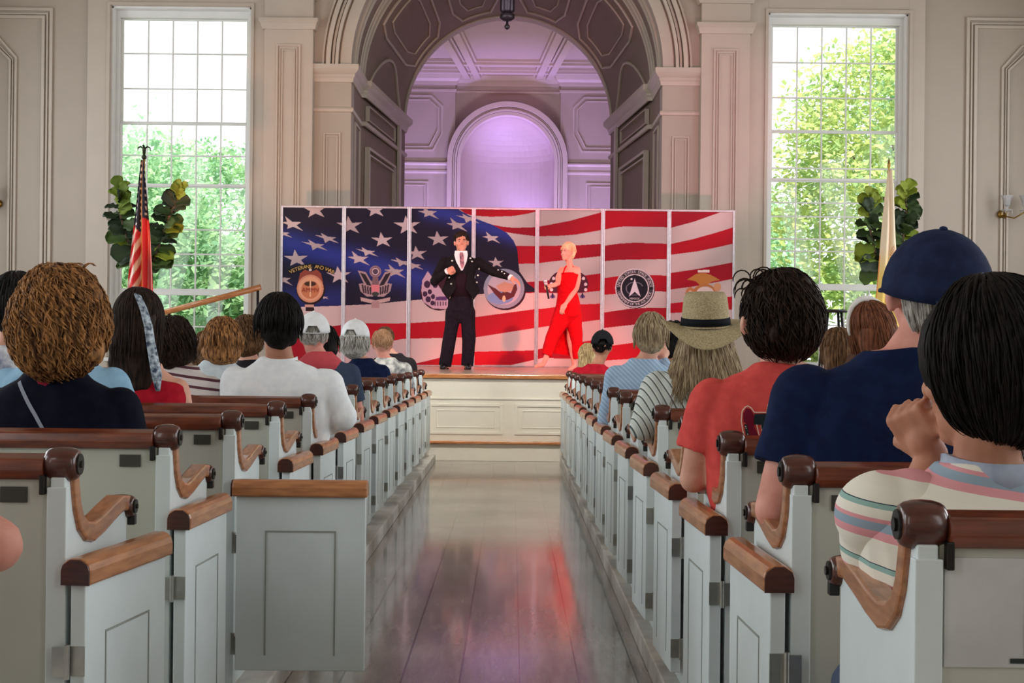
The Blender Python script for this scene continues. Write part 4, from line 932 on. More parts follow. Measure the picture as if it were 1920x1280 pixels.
def seated(label, Y, head, bx, sy, hw, skin, shirt, hs=1, yaw=0, pitch=0, roll=0, sleeve='short', armL=None, armR=None, vox=.012, fold=.004, seed=0, trousers=None, lean=0, fat=0, e=.012, group='people seated in the pews', handR=None, handL=None, neck=.052, w0=.165, top=None, shirt_name='shirt', arm_r=1.0, fk=1.0, ear=0, cutL=None):
    C = P(head[0], head[1], Y + lean); X = P(bx, sy, Y).x; zs = P(bx, sy, Y).z; root = empty('person', (X, Y, .455), label, 'person', group)
    M = headM(C, yaw, pitch, roll, hs); b_ = MB(); head_parts(b_, M, ear); z0 = .47
    b_.loft(torso_rings(X, Y, zs, hw, 0, z0, lean, fat, w0)); nb = Vector((X, Y + lean, zs + .0)); b_.cap([nb, C + Vector((0, -.015, -.06 * hs))], [neck * 1.15, neck], 14)
    arms = []
    for s_, ar, hd in ((-1, armL, handL), (1, armR, handR)):
        sh = Vector((X + s_ * (hw - .055), Y + lean * .92, zs - .062))
        if ar: el, wr = Vector(ar[0]), Vector(ar[1])
        else: el = sh + Vector((s_ * .05, .05, -.27)); wr = Vector((X + s_ * .11, Y + .27, .66))
        pts = [sh, sh + (el - sh) * .5, el, el + (wr - el) * .4, wr]; rr = [.056 * arm_r, .049 * arm_r, .041 * arm_r, .040 * arm_r, .027]
        b_.cap(pts, rr, 12); arms.append((s_, pts, rr))
        d = (wr - el).normalized()
        if hd: hand(b_, wr, hd[0], hd[1], hd[2] if len(hd) > 2 else 1, hd[3] if len(hd) > 3 else .5, hd[4] if len(hd) > 4 else 1)
        else: hand(b_, wr, d, (0, .2, 1), 1, .35, -s_)
    kn = []
    for s_ in (-1, 1):
        h = Vector((X + s_ * .085, Y + .02, .545)); k = Vector((X + s_ * .12, Y + .40, .56)); a = Vector((X + s_ * .12, Y + .40, .17)); kn.append((h, k, a)); b_.cap([h, k, a], [.068, .048, .034], 10); b_.cap([a, a + Vector((0, .08, -.045))], [.03, .024], 8)
    body = obj('body', remesh(b_, vox, 2, 'body', [skin]), root)
    sh_ = MB(); rg = torso_rings(X, Y, zs, hw, e, z0 + .01, lean, fat, w0)
    if top == 'tank': rg = rg[:-3] + [((X, Y + lean, zs - .01), hw * .42, .09)]
    sh_.loft(rg)
    for s_, pts, rr in arms:
        if sleeve == 'none': continue
        if sleeve == 'short': q = [pts[0], pts[0] + (pts[2] - pts[0]) * .35, pts[0] + (pts[2] - pts[0]) * .62]; r_ = [rr[0] + e, rr[1] + e + .006, rr[1] + e + .010]; sh_.tube(q, r_, 16); sh_.ell(q[0], (r_[0],) * 3, 14)
        else: sh_.cap(pts[:-1] + [pts[3] + (pts[4] - pts[3]) * .85], [r + e + .004 for r in rr[:-1]] + [rr[-1] + e], 14)
    so = obj(shirt_name, remesh(sh_, vox * .95, 3, 'shirt', [shirt] if not isinstance(shirt, list) else shirt, folds(fold, seed, fk)), root)
    tr = MB()
    for h, k, a in kn: tr.cap([h, k], [.084, .062], 12); tr.tube([k, a], [.062, .048], 12)
    tr.loft([((X, Y, .455), .15, .13), ((X, Y, .50), .175, .145), ((X, Y, .58), .172, .14)])
    obj('trousers', remesh(tr, .016, 2, 'trousers', [trousers or mat('denim', (62, 74, 100), .8)], folds(.003, 5)), root)
    for h, k, a in kn: f_ = MB(); f_.ell((a.x, a.y + .05, .125), (.045, .115, .038), 14); f_.build('shoe', BLACKM, root, True)
    col = MB(); t_ = 1.05; zc = zs + (zs - z0) * .075
    return root, M, body, so
def cloth(name, rgb, rgb2=None, rough=.85, sc=30): return mat(name, rgb, rough, var=.05, rgb2=rgb2, scale=sc, spec=.12)
def collar(root, X, Y, z, r, m, lean=0, h=.03, name='collar'):
    g = MB(); pr = [(r, 0), (r * .96, h), (r * .96 - .008, h), (r - .008, 0)]; n = 24; vs = []; fs = []
    for k in range(n):
        a = 2 * PI * k / n
        for rr, zz in pr: vs.append((X + rr * math.cos(a), Y + lean + rr * math.sin(a) * 1.0, z + zz - .012 * math.sin(a) * -1 - .02 * (math.sin(a) > 0) * math.sin(a)))
    for k in range(n):
        k2 = (k + 1) % n
        for j in range(4): fs.append((k * 4 + j, k * 4 + (j + 1) % 4, k2 * 4 + (j + 1) % 4, k2 * 4 + j))
    g.add(vs, fs); return g.build(name, m, root, True)
def glasses(root, M, m=None):
    g = MB(); g.M = M
    for s_ in (-1, 1):
        g.tube([(s_ * (.03 + .022 * math.cos(a)), .098 - .0, .006 + .016 * math.sin(a)) for a in [2 * PI * k / 12 for k in range(13)]], .0018, 5)
        g.tube([(s_ * .052, .096, .01), (s_ * .079, .03, .012), (s_ * .083, -.01, .006)], .0022, 5)
    g.tube([(-.008, .1, .01), (.008, .1, .01)], .0018, 5); return g.build('glasses', m or mat('glasses_silver', (210, 210, 214), .25, .9), root, True)

# stripes that run round a garment (by height) or down it
def stripemat(name, cols, period, axis='Z', wob=.3, rough=.85, scale=3):
    if name in MATS: return MATS[name]
    m = bpy.data.materials.new(name); m.use_nodes = True; nt = m.node_tree; N = nt.nodes; L = nt.links; b = N['Principled BSDF']; b.inputs['Roughness'].default_value = rough; b.inputs['Specular IOR Level'].default_value = .2
    tc = N.new('ShaderNodeTexCoord'); nz = N.new('ShaderNodeTexNoise'); nz.inputs['Scale'].default_value = scale; L.new(tc.outputs['Object'], nz.inputs['Vector']); sx = N.new('ShaderNodeSeparateXYZ'); L.new(tc.outputs['Object'], sx.inputs[0])
    def mt(op, a, b_):
        n = N.new('ShaderNodeMath'); n.operation = op
        for i, q in enumerate((a, b_)):
            if isinstance(q, (int, float)): n.inputs[i].default_value = q
            else: L.new(q, n.inputs[i])
        return n.outputs[0]
    if isinstance(axis, str): src = sx.outputs[axis]
    else: src = mt('ADD', mt('ADD', mt('MULTIPLY', sx.outputs['X'], axis[0]), mt('MULTIPLY', sx.outputs['Y'], axis[1])), mt('MULTIPLY', sx.outputs['Z'], axis[2]))
    t = mt('FRACT', mt('ADD', mt('DIVIDE', src, period), mt('MULTIPLY', nz.outputs['Fac'], wob)), 0.0)
    cr = N.new('ShaderNodeValToRGB'); cr.color_ramp.interpolation = 'CONSTANT'; L.new(t, cr.inputs[0]); el = cr.color_ramp.elements
    el[0].position = 0; el[0].color = (*lin(cols[0][1]), 1); el[1].position = cols[1][0]; el[1].color = (*lin(cols[1][1]), 1)
    for p_, c_ in cols[2:]: q = el.new(p_); q.color = (*lin(c_), 1)
    L.new(cr.outputs[0], b.inputs['Base Color']); MATS[name] = m; return m

NAVY = cloth('navy_cotton', (20, 34, 70), (15, 25, 56)); CORAL = cloth('coral_cotton', (222, 86, 80), (206, 76, 72)); WHITEC = cloth('white_linen', (246, 250, 252), (236, 242, 246)); INK = cloth('ink_knit', (13, 16, 34), (9, 11, 26))
LBLUE = cloth('light_blue_cotton', (150, 190, 216), (136, 176, 206)); REDC = cloth('red_cotton', (180, 26, 44), (160, 20, 38)); TEAL = cloth('teal_blouse', (96, 124, 132), (80, 106, 116)); DARKC = cloth('dark_cloth', (34, 32, 36))
BLUECH = stripemat('blue_fine_check', [(0, (150, 178, 206)), (.5, (176, 198, 220)), (.9, (120, 150, 186))], .02, (.7, 0, .7), .02)
KHAKI = cloth('khaki_cloth', (150, 138, 116)); WSHORT = cloth('pale_trousers', (190, 186, 178))
# ---- right of the aisle, nearest first
# striped-shirt person resting the cheek on a fist
STR = stripemat('pastel_stripes', [(0, (236, 232, 218)), (.16, (226, 158, 164)), (.29, (150, 170, 186)), (.43, (226, 158, 164)), (.50, (238, 234, 220)), (.66, (150, 186, 178)), (.74, (44, 62, 76)), (.755, (238, 234, 220))], .10, (.14, -.12, 1), .05)
Yr = 2.26; wrp = P(1750, 852, Yr + .15); elp = P(1662, 1070, Yr + .12)
r7, M7, b7, s7 = seated('person in pastel striped shirt with dark hair, cheek on fist, at the right edge', Yr, (1848, 702), 1872, 918, .235, SK2, STR, yaw=.75, pitch=-.1, sleeve='none', armL=(elp, wrp), handL=(P(1690, 770, Yr + .15) - wrp, (-.9, -.6, .1), 1.0, 1.2, -1), vox=.0058, fold=.003, seed=2, hs=1.08, lean=.05, e=.014)
g = MB(); sh = Vector((P(1868, 912, Yr).x - .18, Yr + .045, P(1868, 912, Yr).z - .05)); g.cap([sh + Vector((.05, 0, .0)), sh, sh + (elp - sh) * .55, elp + Vector((0, 0, .03))], [.075, .075, .072, .075], 18); mid = elp + (wrp - elp) * .42; g.tube([elp + Vector((0, 0, .02)), mid], [.07, .058], 18)
sl = obj('sleeve', remesh(g, .008, 3, 'sleeve', [STR], folds(.005, 8)), r7)
hair(r7, M7, H_BLACK, 'short', random.Random(5), .008, 1050, .11, .003, 40, .0042, 2.0, puff=.024, start=(.02, 2.3), bump=.002, down=2.9)
Xc = P(1868, 912, Yr); collar(r7, Xc.x + .01, Xc.y + .05, Xc.z + .005, .085, cloth('faded_chambray', (176, 186, 204), (150, 160, 182)), h=.045)
# man in navy cap and T-shirt
r6, M6, b6, s6 = seated('man in navy baseball cap and navy T-shirt, grey hair, elbow on the pew arm', 3.10, (1746, 556), 1700, 705, .27, SK3, NAVY, hs=1.12, yaw=.12, armL=(P(1452, 955, 3.12), P(1480, 975, 3.42)), vox=.009, fold=.007, fk=1.2, e=.018, ear=.008, seed=6, lean=.03, fat=.03, neck=.062, arm_r=1.12)
hair(r6, M6, H_GREY, 'short', random.Random(6), .009, 220, .06, .002, 40, .005, 1.15, puff=.003, start=(1.4, 2.2), down=3)
cap_hat(r6, M6 @ Matrix.Translation((0, -.004, -.036)) @ Matrix.Scale(1.08, 4), cloth('navy_cap_twill', (34, 44, 74), (26, 34, 60)), tilt=.22, open_back=False)
# man in the coral shirt
r5, M5, b5, s5 = seated('man with tousled dark hair in coral T-shirt printed with an eagle and chair-like emblem', 3.95, (1462, 607), 1470, 716, .262, SK1, CORAL, hs=1.08, yaw=.25, armL=(P(1300, 898, 3.98), P(1350, 905, 4.25)), vox=.009, fold=.007, fk=1.2, ear=.019, seed=9, fat=.02)
hair(r5, M5, H_DBR, 'short', random.Random(9), .009, 800, .08, .009, 60, .0048, 2.1, puff=.016, start=(.0, 2.2), down=3, bump=.008, swirl=3.5)
lk = MB(); rg = random.Random(4)         # stray curls above the crown
for k in range(16):
    a0 = M5 @ Vector((-.03 - rg.uniform(0, .06), rg.uniform(-.06, .03), .10 + rg.uniform(-.03, .02))); r_ = rg.uniform(.018, .032)
    lk.tube([a0 + Vector((-r_ + r_ * math.cos(t), rg.uniform(-.002, .002), r_ * math.sin(t) * 1.1)) for t in [j * .42 for j in range(9)]], [.0022] * 8 + [.001], 5)
lk.build('curls', H_DBR, r5, True)
# printed emblem on the back of the coral shirt
def backprint(root, Yb, pts, m, th=.002, name='print'):
    q = [P(a, b_, Yb) for a, b_ in pts]; g = MB(); n = len(q)
    g.add([(p.x, Yb - th, p.z) for p in q] + [(p.x, Yb + th, p.z) for p in q], [tuple(range(n)), tuple(range(2 * n - 1, n - 1, -1))] + [(i, n + i, n + (i + 1) % n, (i + 1) % n) for i in range(n)]); return g
def surf_print(root, so, pts_list, m, name, Yguess):
    """transfer flat outlines onto the back of a garment mesh: every point is dropped onto the cloth"""
    from mathutils.bvhtree import BVHTree
    me = so.data; bv = BVHTree.FromPolygons([v.co for v in me.vertices], [tuple(p.vertices) for p in me.polygons]); g = MB()
    for pts in pts_list:
        bm = bmesh.new(); vs = [bm.verts.new((p.x, p.z, 0)) for p in [P(a, b_, Yguess) for a, b_ in pts]]; bm.faces.new(vs)
        bmesh.ops.triangulate(bm, faces=bm.faces); 
        for _ in range(3): bmesh.ops.subdivide_edges(bm, edges=[e for e in bm.edges if e.calc_length() > .006], cuts=1, use_grid_fill=False); bmesh.ops.triangulate(bm, faces=[f for f in bm.faces if len(f.verts) > 3])
        bm.verts.index_update(); out = []
        for v in bm.verts:
            hit = bv.ray_cast(Vector((v.co.x, Yguess - .6, v.co.y)), Vector((0, 1, 0))); out.append((v.co.x, (hit[0].y if hit[0] else Yguess) - .0025, v.co.y))
        g.add(out, [tuple(x.index for x in f.verts) for f in bm.faces]); bm.free()
    return g.build(name, m, root)
CRM = cloth('cream_print', (232, 196, 178)); MRN = cloth('maroon_print', (112, 22, 44)); GRN = cloth('dark_green_print', (38, 46, 48)); PNK = cloth('pink_print', (216, 110, 120))
def ln(pts, w): 
    out = []
    for i, p in enumerate(pts):
        a = Vector(pts[max(0, i - 1)]); b_ = Vector(pts[min(len(pts) - 1, i + 1)]); t = (b_ - a).normalized(); out.append((Vector(p), Vector((-t.y, t.x)) * w / 2))
    return [tuple(p + n) for p, n in out] + [tuple(p - n) for p, n in reversed(out)]
def strips(pts, w): return [ln(pts[i:i + 2], w) for i in range(len(pts) - 1)]
outline = [(1404, 830), (1398, 810), (1395, 790), (1397, 772), (1403, 764), (1408, 762), (1414, 766), (1419, 774), (1442, 774), (1445, 759), (1450, 755), (1487, 752)]
Yb5 = 3.8
surf_print(s5, s5, [[(1419, 777), (1444, 776), (1441, 796), (1441, 830), (1434, 830), (1431, 797), (1418, 797)], [(1400, 796), (1406, 797), (1411, 825), (1405, 828)]], GRN, 'printed_emblem_green', Yb5)
surf_print(s5, s5, [[(1399, 776), (1405, 766), (1412, 768), (1418, 780), (1417, 797), (1430, 830), (1412, 830), (1405, 797), (1399, 792)], [(1446, 762), (1452, 757), (1489, 754), (1489, 790), (1462, 791), (1444, 782)]], MRN, 'printed_emblem_maroon', Yb5)
surf_print(s5, s5, [[(1444, 784), (1462, 792), (1478, 797), (1458, 826), (1444, 826), (1441, 800)]], PNK, 'printed_emblem_pink', Yb5)
surf_print(s5, s5, strips(outline, 2.2) + strips([(1403, 800), (1409, 824)], 2.2) + strips([(1423, 797), (1428, 820)], 2) + strips([(1432, 798), (1436, 828)], 3.2) + [[(1451, 766), (1455, 762), (1457, 766), (1463, 769), (1458, 772), (1456, 777), (1453, 772)]], CRM, 'printed_emblem_cream', Yb5 - .001)
# woman in the straw hat
STRP = stripemat('grey_white_stripes', [(0, (196, 204, 198)), (.55, (86, 92, 92)), (.75, (210, 214, 208))], .028, (1, .2, .5), .25)
r4, M4, b4, s4 = seated('woman with long ash-blonde hair under a wide straw hat with a black band', 5.66, (1322, 628), 1312, 700, .225, SK1, STRP, sleeve='long', armL=(P(1205, 800, 5.55), P(1235, 815, 5.85)), vox=.011, fold=.004, seed=12)
hair(r4, M4, H_ASH, 'long', random.Random(12), .011, 620, .28, .009, 26, .0055, 1.9, puff=.002, start=(1.4, 1.75), down=1.5, spread=.09, bump=.006)
STRAW = mat('woven_straw', (196, 180, 140), .8, rgb2=(140, 126, 92), scale=3, stretch=(60, 60, 90), bump=.5)
ht = empty('tmp'); bpy.data.objects.remove(ht)
MH = M4 @ Matrix.Translation((0, -.012, .035)) @ Matrix.Rotation(.10, 4, 'X') @ Matrix.Rotation(-.03, 4, 'Y')
g = MB(); g.M = MH; n = 32; vs = []; fs = []; prof = [(1.16, .0), (1.12, .03), (1.08, .07), (1.02, .115), (.90, .138), (.55, .128), (.12, .122)]
for o_ in (1, .94):
    for r, z in prof:
        for k in range(n): a = 2 * PI * k / n; vs.append((r * o_ * .086 * math.cos(a), r * o_ * .108 * math.sin(a), z * (1 if o_ == 1 else .97)))
for bq in (0, len(prof) * n):
    for j in range(len(prof) - 1):
        for k in range(n): k2 = (k + 1) % n; fs.append((bq + j * n + k, bq + j * n + k2, bq + (j + 1) * n + k2, bq + (j + 1) * n + k))
    fs.append(tuple(bq + (len(prof) - 1) * n + k for k in range(n)))
g.add(vs, fs); hat = g.build('sun_hat', STRAW, r4, True)
g = MB(); g.M = MH; vs = []; fs = []; rs_ = [1.10, 1.3, 1.6, 1.9, 2.12]
for dz in (0, -.004):
    for i, r in enumerate(rs_):
        for k in range(n):
            a = 2 * PI * k / n; wv = (-.010 * (r - 1.1) + .030 * (r - 1.1) * math.cos(2 * a) - .01 * (r - 1.1) * math.sin(3 * a + 1) - .028 * (r - 1.1) * (math.cos(a + PI / 2))); vs.append((r * .086 * math.cos(a), r * .100 * math.sin(a), wv + dz + .004))
q = len(rs_) * n
for bq in (0, q):
    for j in range(len(rs_) - 1):
        for k in range(n): k2 = (k + 1) % n; fs.append((bq + j * n + k, bq + j * n + k2, bq + (j + 1) * n + k2, bq + (j + 1) * n + k))
for k in range(n): k2 = (k + 1) % n; e_ = (len(rs_) - 1) * n; fs.append((e_ + k, e_ + k2, q + e_ + k2, q + e_ + k)); fs.append((k, k2, q + k2, q + k))
g.add(vs, fs); g.build('brim', STRAW, hat, True)
g = MB(); g.M = MH; g.lathe([(1, 0), (1, .001)], (0, 0, 0), 3) if False else None
vs = []; fs = []
for r, z in ((1.185, .008), (1.15, .038), (1.11, .038), (1.13, .008)):
    for k in range(n): a = 2 * PI * k / n; vs.append((r * .086 * math.cos(a), r * .108 * math.sin(a), z))
for j in range(4):
    for k in range(n): k2 = (k + 1) % n; j2 = (j + 1) % 4; fs.append((j * n + k, j * n + k2, j2 * n + k2, j2 * n + k))
g.add(vs, fs); g.build('hat_band', cloth('black_ribbon', (22, 24, 30)), hat, True)
# man with ash hair and blue checked shirt
r3, M3, b3, s3 = seated('man with ash-brown hair and light blue checked shirt, hand raised to his ear', 8.25, (1222, 632), 1206, 688, .215, SK1, BLUECH, hs=1.06, yaw=-.3, sleeve='long', armR=(P(1262, 720, 8.3), P(1243, 676, 8.35)), handR=((-.15, 0, 1), (.3, -1, 0), .95, .7), vox=.012, fold=.004, seed=14)
hair(r3, M3, H_ASH, 'short', random.Random(14), .011, 150, .10, .004, 40, .007, 2.0, puff=.012, start=(.05, 1.5), down=1.9)
r_, M_, b_, s_ = seated('dark-haired person half hidden behind the brim of the straw hat', 9.1, (1262, 640), 1272, 690, .18, SK2, DARKC, vox=.014); hair(r_, M_, H_BLACK, 'bob', random.Random(15), .012, 60, .10, puff=.01)
r2, M2, b2, s2 = seated('man in black baseball cap and red shirt at the far right pews', 13.42, (1129, 653), 1117, 690, .22, SK2, REDC, hs=1.12, vox=.014, seed=16, sleeve='long', armL=(P(1079, 722, 13.45), P(1090, 735, 13.7)))
hair(r2, M2, H_BLACK, 'crop', random.Random(16), .013, 40, .03, puff=.0, start=(1.3, 1.8), down=3); cap_hat(r2, M2, cloth('black_twill', (26, 28, 32)), tilt=.05)
r1, M1, b1, s1 = seated('blonde woman in black and white striped top beyond the black cap', 14.3, (1101, 668), 1100, 694, .17, SK1, stripemat('bw_stripes', [(0, (226, 222, 210)), (.6, (36, 34, 36))], .05, (.4, 0, 1), .2), vox=.015, seed=17); hair(r1, M1, H_BLOND, 'long', random.Random(17), .013, 70, .18, puff=.008)
# by the right window
r8, M8, b8, s8 = seated('girl with long chestnut hair and a wide white headband near the right window', 5.70, (1632, 626), 1625, 690, .17, SK3, cloth('brown_top', (96, 70, 58)), hs=1.0, roll=-.18, yaw=.3, vox=.012, seed=18)
hair(r8, M8, H_RED, 'long', random.Random(18), .011, 220, .2, .003, 26, .007, 2.0, puff=.008, start=(.1, 1.5))
g = MB(); g.M = M8; g.tube([((HA + .018) * math.sin(t), -.0 + .01 * math.cos(t), .030 + (HC + .018) * math.cos(t)) for t in [-1.75 + 3.5 * k / 20 for k in range(21)]], [.006 + .008 * math.sin(PI * k / 20) for k in range(21)], 8, 1.0); g.build('headband', cloth('white_band', (236, 234, 230)), r8, True)
rz, Mz, bz, sz = seated('child with straight brown hair beside the girl with the headband', 6.55, (1570, 662), 1570, 705, .15, SK1, cloth('pale_top', (206, 196, 190)), hs=.9, vox=.013, seed=19); hair(rz, Mz, H_BR, 'long', random.Random(19), .012, 120, .16, .002, 26, .007, puff=.008)
r9, M9, b9, s9 = seated('woman with brown hair and bright patterned scarf at the right frame edge', 4.80, (1897, 612), 1915, 690, .19, SK1, cloth('grey_top', (120, 120, 126)), vox=.013, seed=20); hair(r9, M9, H_BR, 'bob', random.Random(20), .012, 90, .12, puff=.01)
g = MB(); g.M = M9; g.tube([(-.085, -.03, .0), (-.05, -.1, .03), (.0, -.118, .045), (.06, -.1, .04), (.09, -.04, .03)], [.02, .028, .03, .028, .02], 10, .7); g.build('hair_scarf', stripemat('scarf_print', [(0, (236, 232, 190)), (.4, (60, 62, 140)), (.6, (240, 238, 236)), (.85, (60, 44, 60))], .06, (1, .4, .6), 1.2, scale=20), r9, True)
# ---- left of the aisle
r0, M0, b0, s0 = seated('person at the left edge, only a bare elbow in the picture', 2.25, (-560, 560), -540, 760, .23, SK3, cloth('plain_white_top', (220, 220, 220)), armR=(P(-10, 1022, 2.25), P(-130, 1100, 2.5)), vox=.012, arm_r=1.15)
r11, M11, b11, s11 = seated('woman with curly auburn hair in ink-navy top with a pale bag strap', 3.95, (116, 612), 104, 728, .235, SK1, INK, hs=1.1, vox=.010, fold=.003, seed=21, fat=.01)
hair(r11, M11, H_AUB, 'bob', random.Random(21), .009, 1250, .11, .014, 62, .0062, 2.6, puff=.030, start=(.0, 2.3), down=3, bump=.012, swirl=5)
lk = MB(); rg = random.Random(8)
for k in range(10): 
    a0 = M11 @ Vector((rg.uniform(-.04, .06), -.02, .15)); lk.tube([a0 + Vector((t * .03, 0, .03 * math.sin(t * 2.2) * .5)) for t in (0, .3, .6, .9, 1.2)], [.003, .003, .002, .002, .001], 5)
lk.build('flyaway_hair', H_AUB, r11, True)
collar(r11, P(104, 728, 3.95).x, 3.95, P(104, 728, 3.95).z + .018, .085, cloth('crimson_trim', (150, 34, 60)), h=.02)
surf_print(r11, s11, strips([(14, 716), (32, 742), (60, 782), (88, 826)], 7), cloth('silver_strap', (150, 156, 170)), 'bag_strap', 3.8)
r12, M12, b12, s12 = seated('man in light blue shirt hidden behind the curly auburn hair', 4.82, (112, 612), 112, 690, .235, SK2, LBLUE, vox=.013, seed=22, fold=.005); hair(r12, M12, H_BR, 'short', random.Random(22), .013, 60, .05, puff=.006)
r13, M13, b13, s13 = seated('person with short black hair and white patterned collar near the left edge', 5.68, (30, 582), 20, 672, .21, SK2, cloth('white_print_shirt', (220, 220, 224), (120, 128, 150), sc=20), hs=1.12, yaw=.4, vox=.012, seed=23); hair(r13, M13, H_BLACK, 'short', random.Random(23), .011, 150, .10, .002, 40, .007, 1.9, puff=.014, down=1.9)
r14, M14, b14, s14 = seated('woman in red sleeveless top with long dark straight hair and patterned head scarf', 5.68, (262, 606), 272, 704, .185, SK1, REDC, hs=1.05, yaw=-.15, sleeve='none', top='tank', vox=.011, seed=24)
hair(r14, M14, H_DBR, 'long', random.Random(24), .010, 420, .2, .002, 22, .0052, 2.0, puff=.010, start=(.05, 1.5), down=1.55, bump=.003)
SCF = mat('paisley_scarf', (36, 58, 84), .7, rgb2=(196, 210, 218), scale=60, var=.3)
g = MB(); g.M = M14; g.tube([(.0, -.06, .125), (.035, -.095, .10), (.062, -.105, .05), (.078, -.10, -.01), (.088, -.10, -.07), (.10, -.10, -.13), (.115, -.10, -.20), (.12, -.10, -.26)], [.008, .014, .017, .019, .02, .022, .024, .010], 10, .45)
g.tube([(.0, -.06, .125), (-.03, -.02, .13), (-.05, .04, .11)], [.006, .01, .008], 8, .5); g.build('head_scarf', SCF, r14, True)
r15, M15, b15, s15 = seated('woman with dark curly hair and maroon-striped white top beside the left window', 6.55, (324, 648), 340, 704, .19, SK1, stripemat('maroon_stripe', [(0, (224, 216, 214)), (.7, (96, 60, 70))], .042, (.15, 0, 1), .15), hs=1.0, yaw=.2, vox=.012, seed=25); hair(r15, M15, H_DBR, 'bob', random.Random(25), .011, 230, .13, .008, 70, .007, 2.0, puff=.014)
r16, M16, b16, s16 = seated('woman with short tawny hair in a pale shirt, left pews mid-way', 7.45, (418, 645), 408, 692, .215, SK1, cloth('pale_shirt', (206, 216, 220), (190, 202, 208)), hs=1.05, vox=.012, seed=26); hair(r16, M16, H_AUB, 'bob', random.Random(26), .011, 200, .09, .005, 50, .0075, 2.2, puff=.012, down=1.75)
r17, M17, b17, s17 = seated('person with brown hair in a teal blouse behind the tawny-haired woman', 9.1, (388, 660), 376, 700, .18, SK1, TEAL, vox=.014, seed=27); hair(r17, M17, H_BR, 'bob', random.Random(27), .012, 90, .10, puff=.012)
r18, M18, b18, s18 = seated('person with brown curls in dark clothes, behind the man in the white shirt', 8.3, (464, 634), 470, 690, .18, SK1, DARKC, vox=.014, seed=28); hair(r18, M18, H_BR, 'bob', random.Random(28), .012, 160, .11, .008, 70, .007, puff=.014)
r19, M19, b19, s19 = seated('large black-haired man with glasses in loose white linen shirt, at the aisle', 6.52, (521, 612), 528, 694, .265, SK2, WHITEC, hs=1.12, yaw=.4, sleeve='long', armR=(P(642, 782, 6.5), P(585, 800, 6.75)), vox=.010, fold=.007, fk=1.6, seed=29, fat=.03, e=.02, neck=.06)
hair(r19, M19, H_BLACK, 'short', random.Random(29), .010, 380, .09, .002, 40, .005, 2.0, puff=.014, start=(.05, 1.5), down=1.9); glasses(r19, M19); X19 = P(528, 694, 6.52); collar(r19, X19.x, X19.y, X19.z + .02, .078, WHITEC, h=.045)
r20, M20, b20, s20 = seated('man in white cap with coral scarf-like collar and dark vest, left pews', 8.3, (588, 634), 606, 682, .21, SK3, cloth('slate_vest', (62, 74, 96)), yaw=.1, vox=.013, seed=30); hair(r20, M20, H_GREY, 'crop', random.Random(30), .013, 40, .04, puff=.002, start=(1.3, 1.8), down=3); cap_hat(r20, M20, cloth('white_twill', (236, 238, 240)))
X20 = P(600, 682, 8.3); g = MB(); g.loft([((X20.x, X20.y, X20.z - .05), .17, .11), ((X20.x, X20.y, X20.z + .02), .13, .10), ((X20.x, X20.y, X20.z + .06), .085, .085), ((X20.x, X20.y, X20.z + .075), .07, .07)]); g.build('collar', cloth('coral_knit', (206, 84, 92)), r20, True)
r21, M21, b21, s21 = seated('dark-haired person between the two white caps', 9.95, (610, 645), 615, 690, .17, SK2, DARKC, vox=.014, seed=31); hair(r21, M21, H_BLACK, 'bob', random.Random(31), .013, 60, .1, puff=.008)
r22, M22, b22, s22 = seated('person in white cap with curly grey hair and navy shirt, left of the aisle', 10.85, (667, 642), 680, 683, .205, SK1, NAVY, hs=1.14, yaw=-.2, vox=.012, seed=32); hair(r22, M22, H_GREY, 'bob', random.Random(32), .012, 130, .07, .006, 70, .007, 2.0, puff=.006, start=(1.2, 1.8), down=1.8); cap_hat(r22, M22, MATS['white_twill'], tilt=.0)
r23, M23, b23, s23 = seated('balding man with cropped ginger hair and white floral shirt', 12.55, (717, 646), 724, 680, .225, SK3, mat('floral_print', (226, 226, 220), .85, rgb2=(70, 74, 84), scale=14), hs=1.15, vox=.013, seed=33); hair(r23, M23, H_SALT, 'crop', random.Random(33), .012, 120, .03, .001, 40, .005, 2.0, puff=.0, start=(.6, 1.8), down=3)
r24, M24, b24, s24 = seated('brown-haired man in dark suit beyond the balding man', 13.45, (722, 638), 738, 672, .21, SK1, cloth('charcoal_suit', (46, 42, 46)), vox=.014, seed=34, sleeve='long'); hair(r24, M24, H_BR, 'short', random.Random(34), .013, 60, .05, puff=.006)

# ---- performers on the stage
def standing_head(root, M, mb): head_parts(mb, M)
YM = 18.0; rm = empty('person', (P(850, 694, YM).x, YM, SZ + .004), 'performer in black tailcoat with white shirt and patterned tie, arm stretched out on stage', 'person', 'performers on the stage')
def q3(x, y, dy=0): return P(x, y, YM + dy)
Mh = headM(q3(865, 455), PI + .08, .03, .02, 1.14); b_ = MB(); head_parts(b_, Mh)
cx_ = q3(864, 500).x; zsM = q3(864, 482).z
b_.cap([q3(864, 490), q3(864.5, 466)], [.06, .058], 14); Lf = [q3(848, 590), q3(842, 640), q3(834, 686)]; Rf = [q3(878, 590), q3(879, 640), q3(876, 686)]
def rings(pts): return [((q3(x, y, d).x, q3(x, y, d).y, q3(x, y, d).z), rx, ry) for x, y, rx, ry, d in pts]
b_.loft(rings([(863, 596, .07, .06, 0), (863, 586, .13, .10, 0), (864, 560, .16, .115, 0), (864, 535, .15, .11, 0), (864, 510, .17, .115, 0), (864, 494, .185, .11, 0), (864, 484, .15, .085, 0), (864, 476, .08, .07, 0)]))
armA = [q3(833, 493), q3(822, 512, -.05), q3(815, 527, -.08), q3(826, 518, -.16), q3(838, 509, -.22)]; armB = [q3(897, 493), q3(912, 502, -.02), q3(927, 510, -.05), q3(943, 515, -.1), q3(956, 520, -.14)]
for A in (armA, armB): b_.cap(A, [.058, .05, .043, .04, .03], 12)
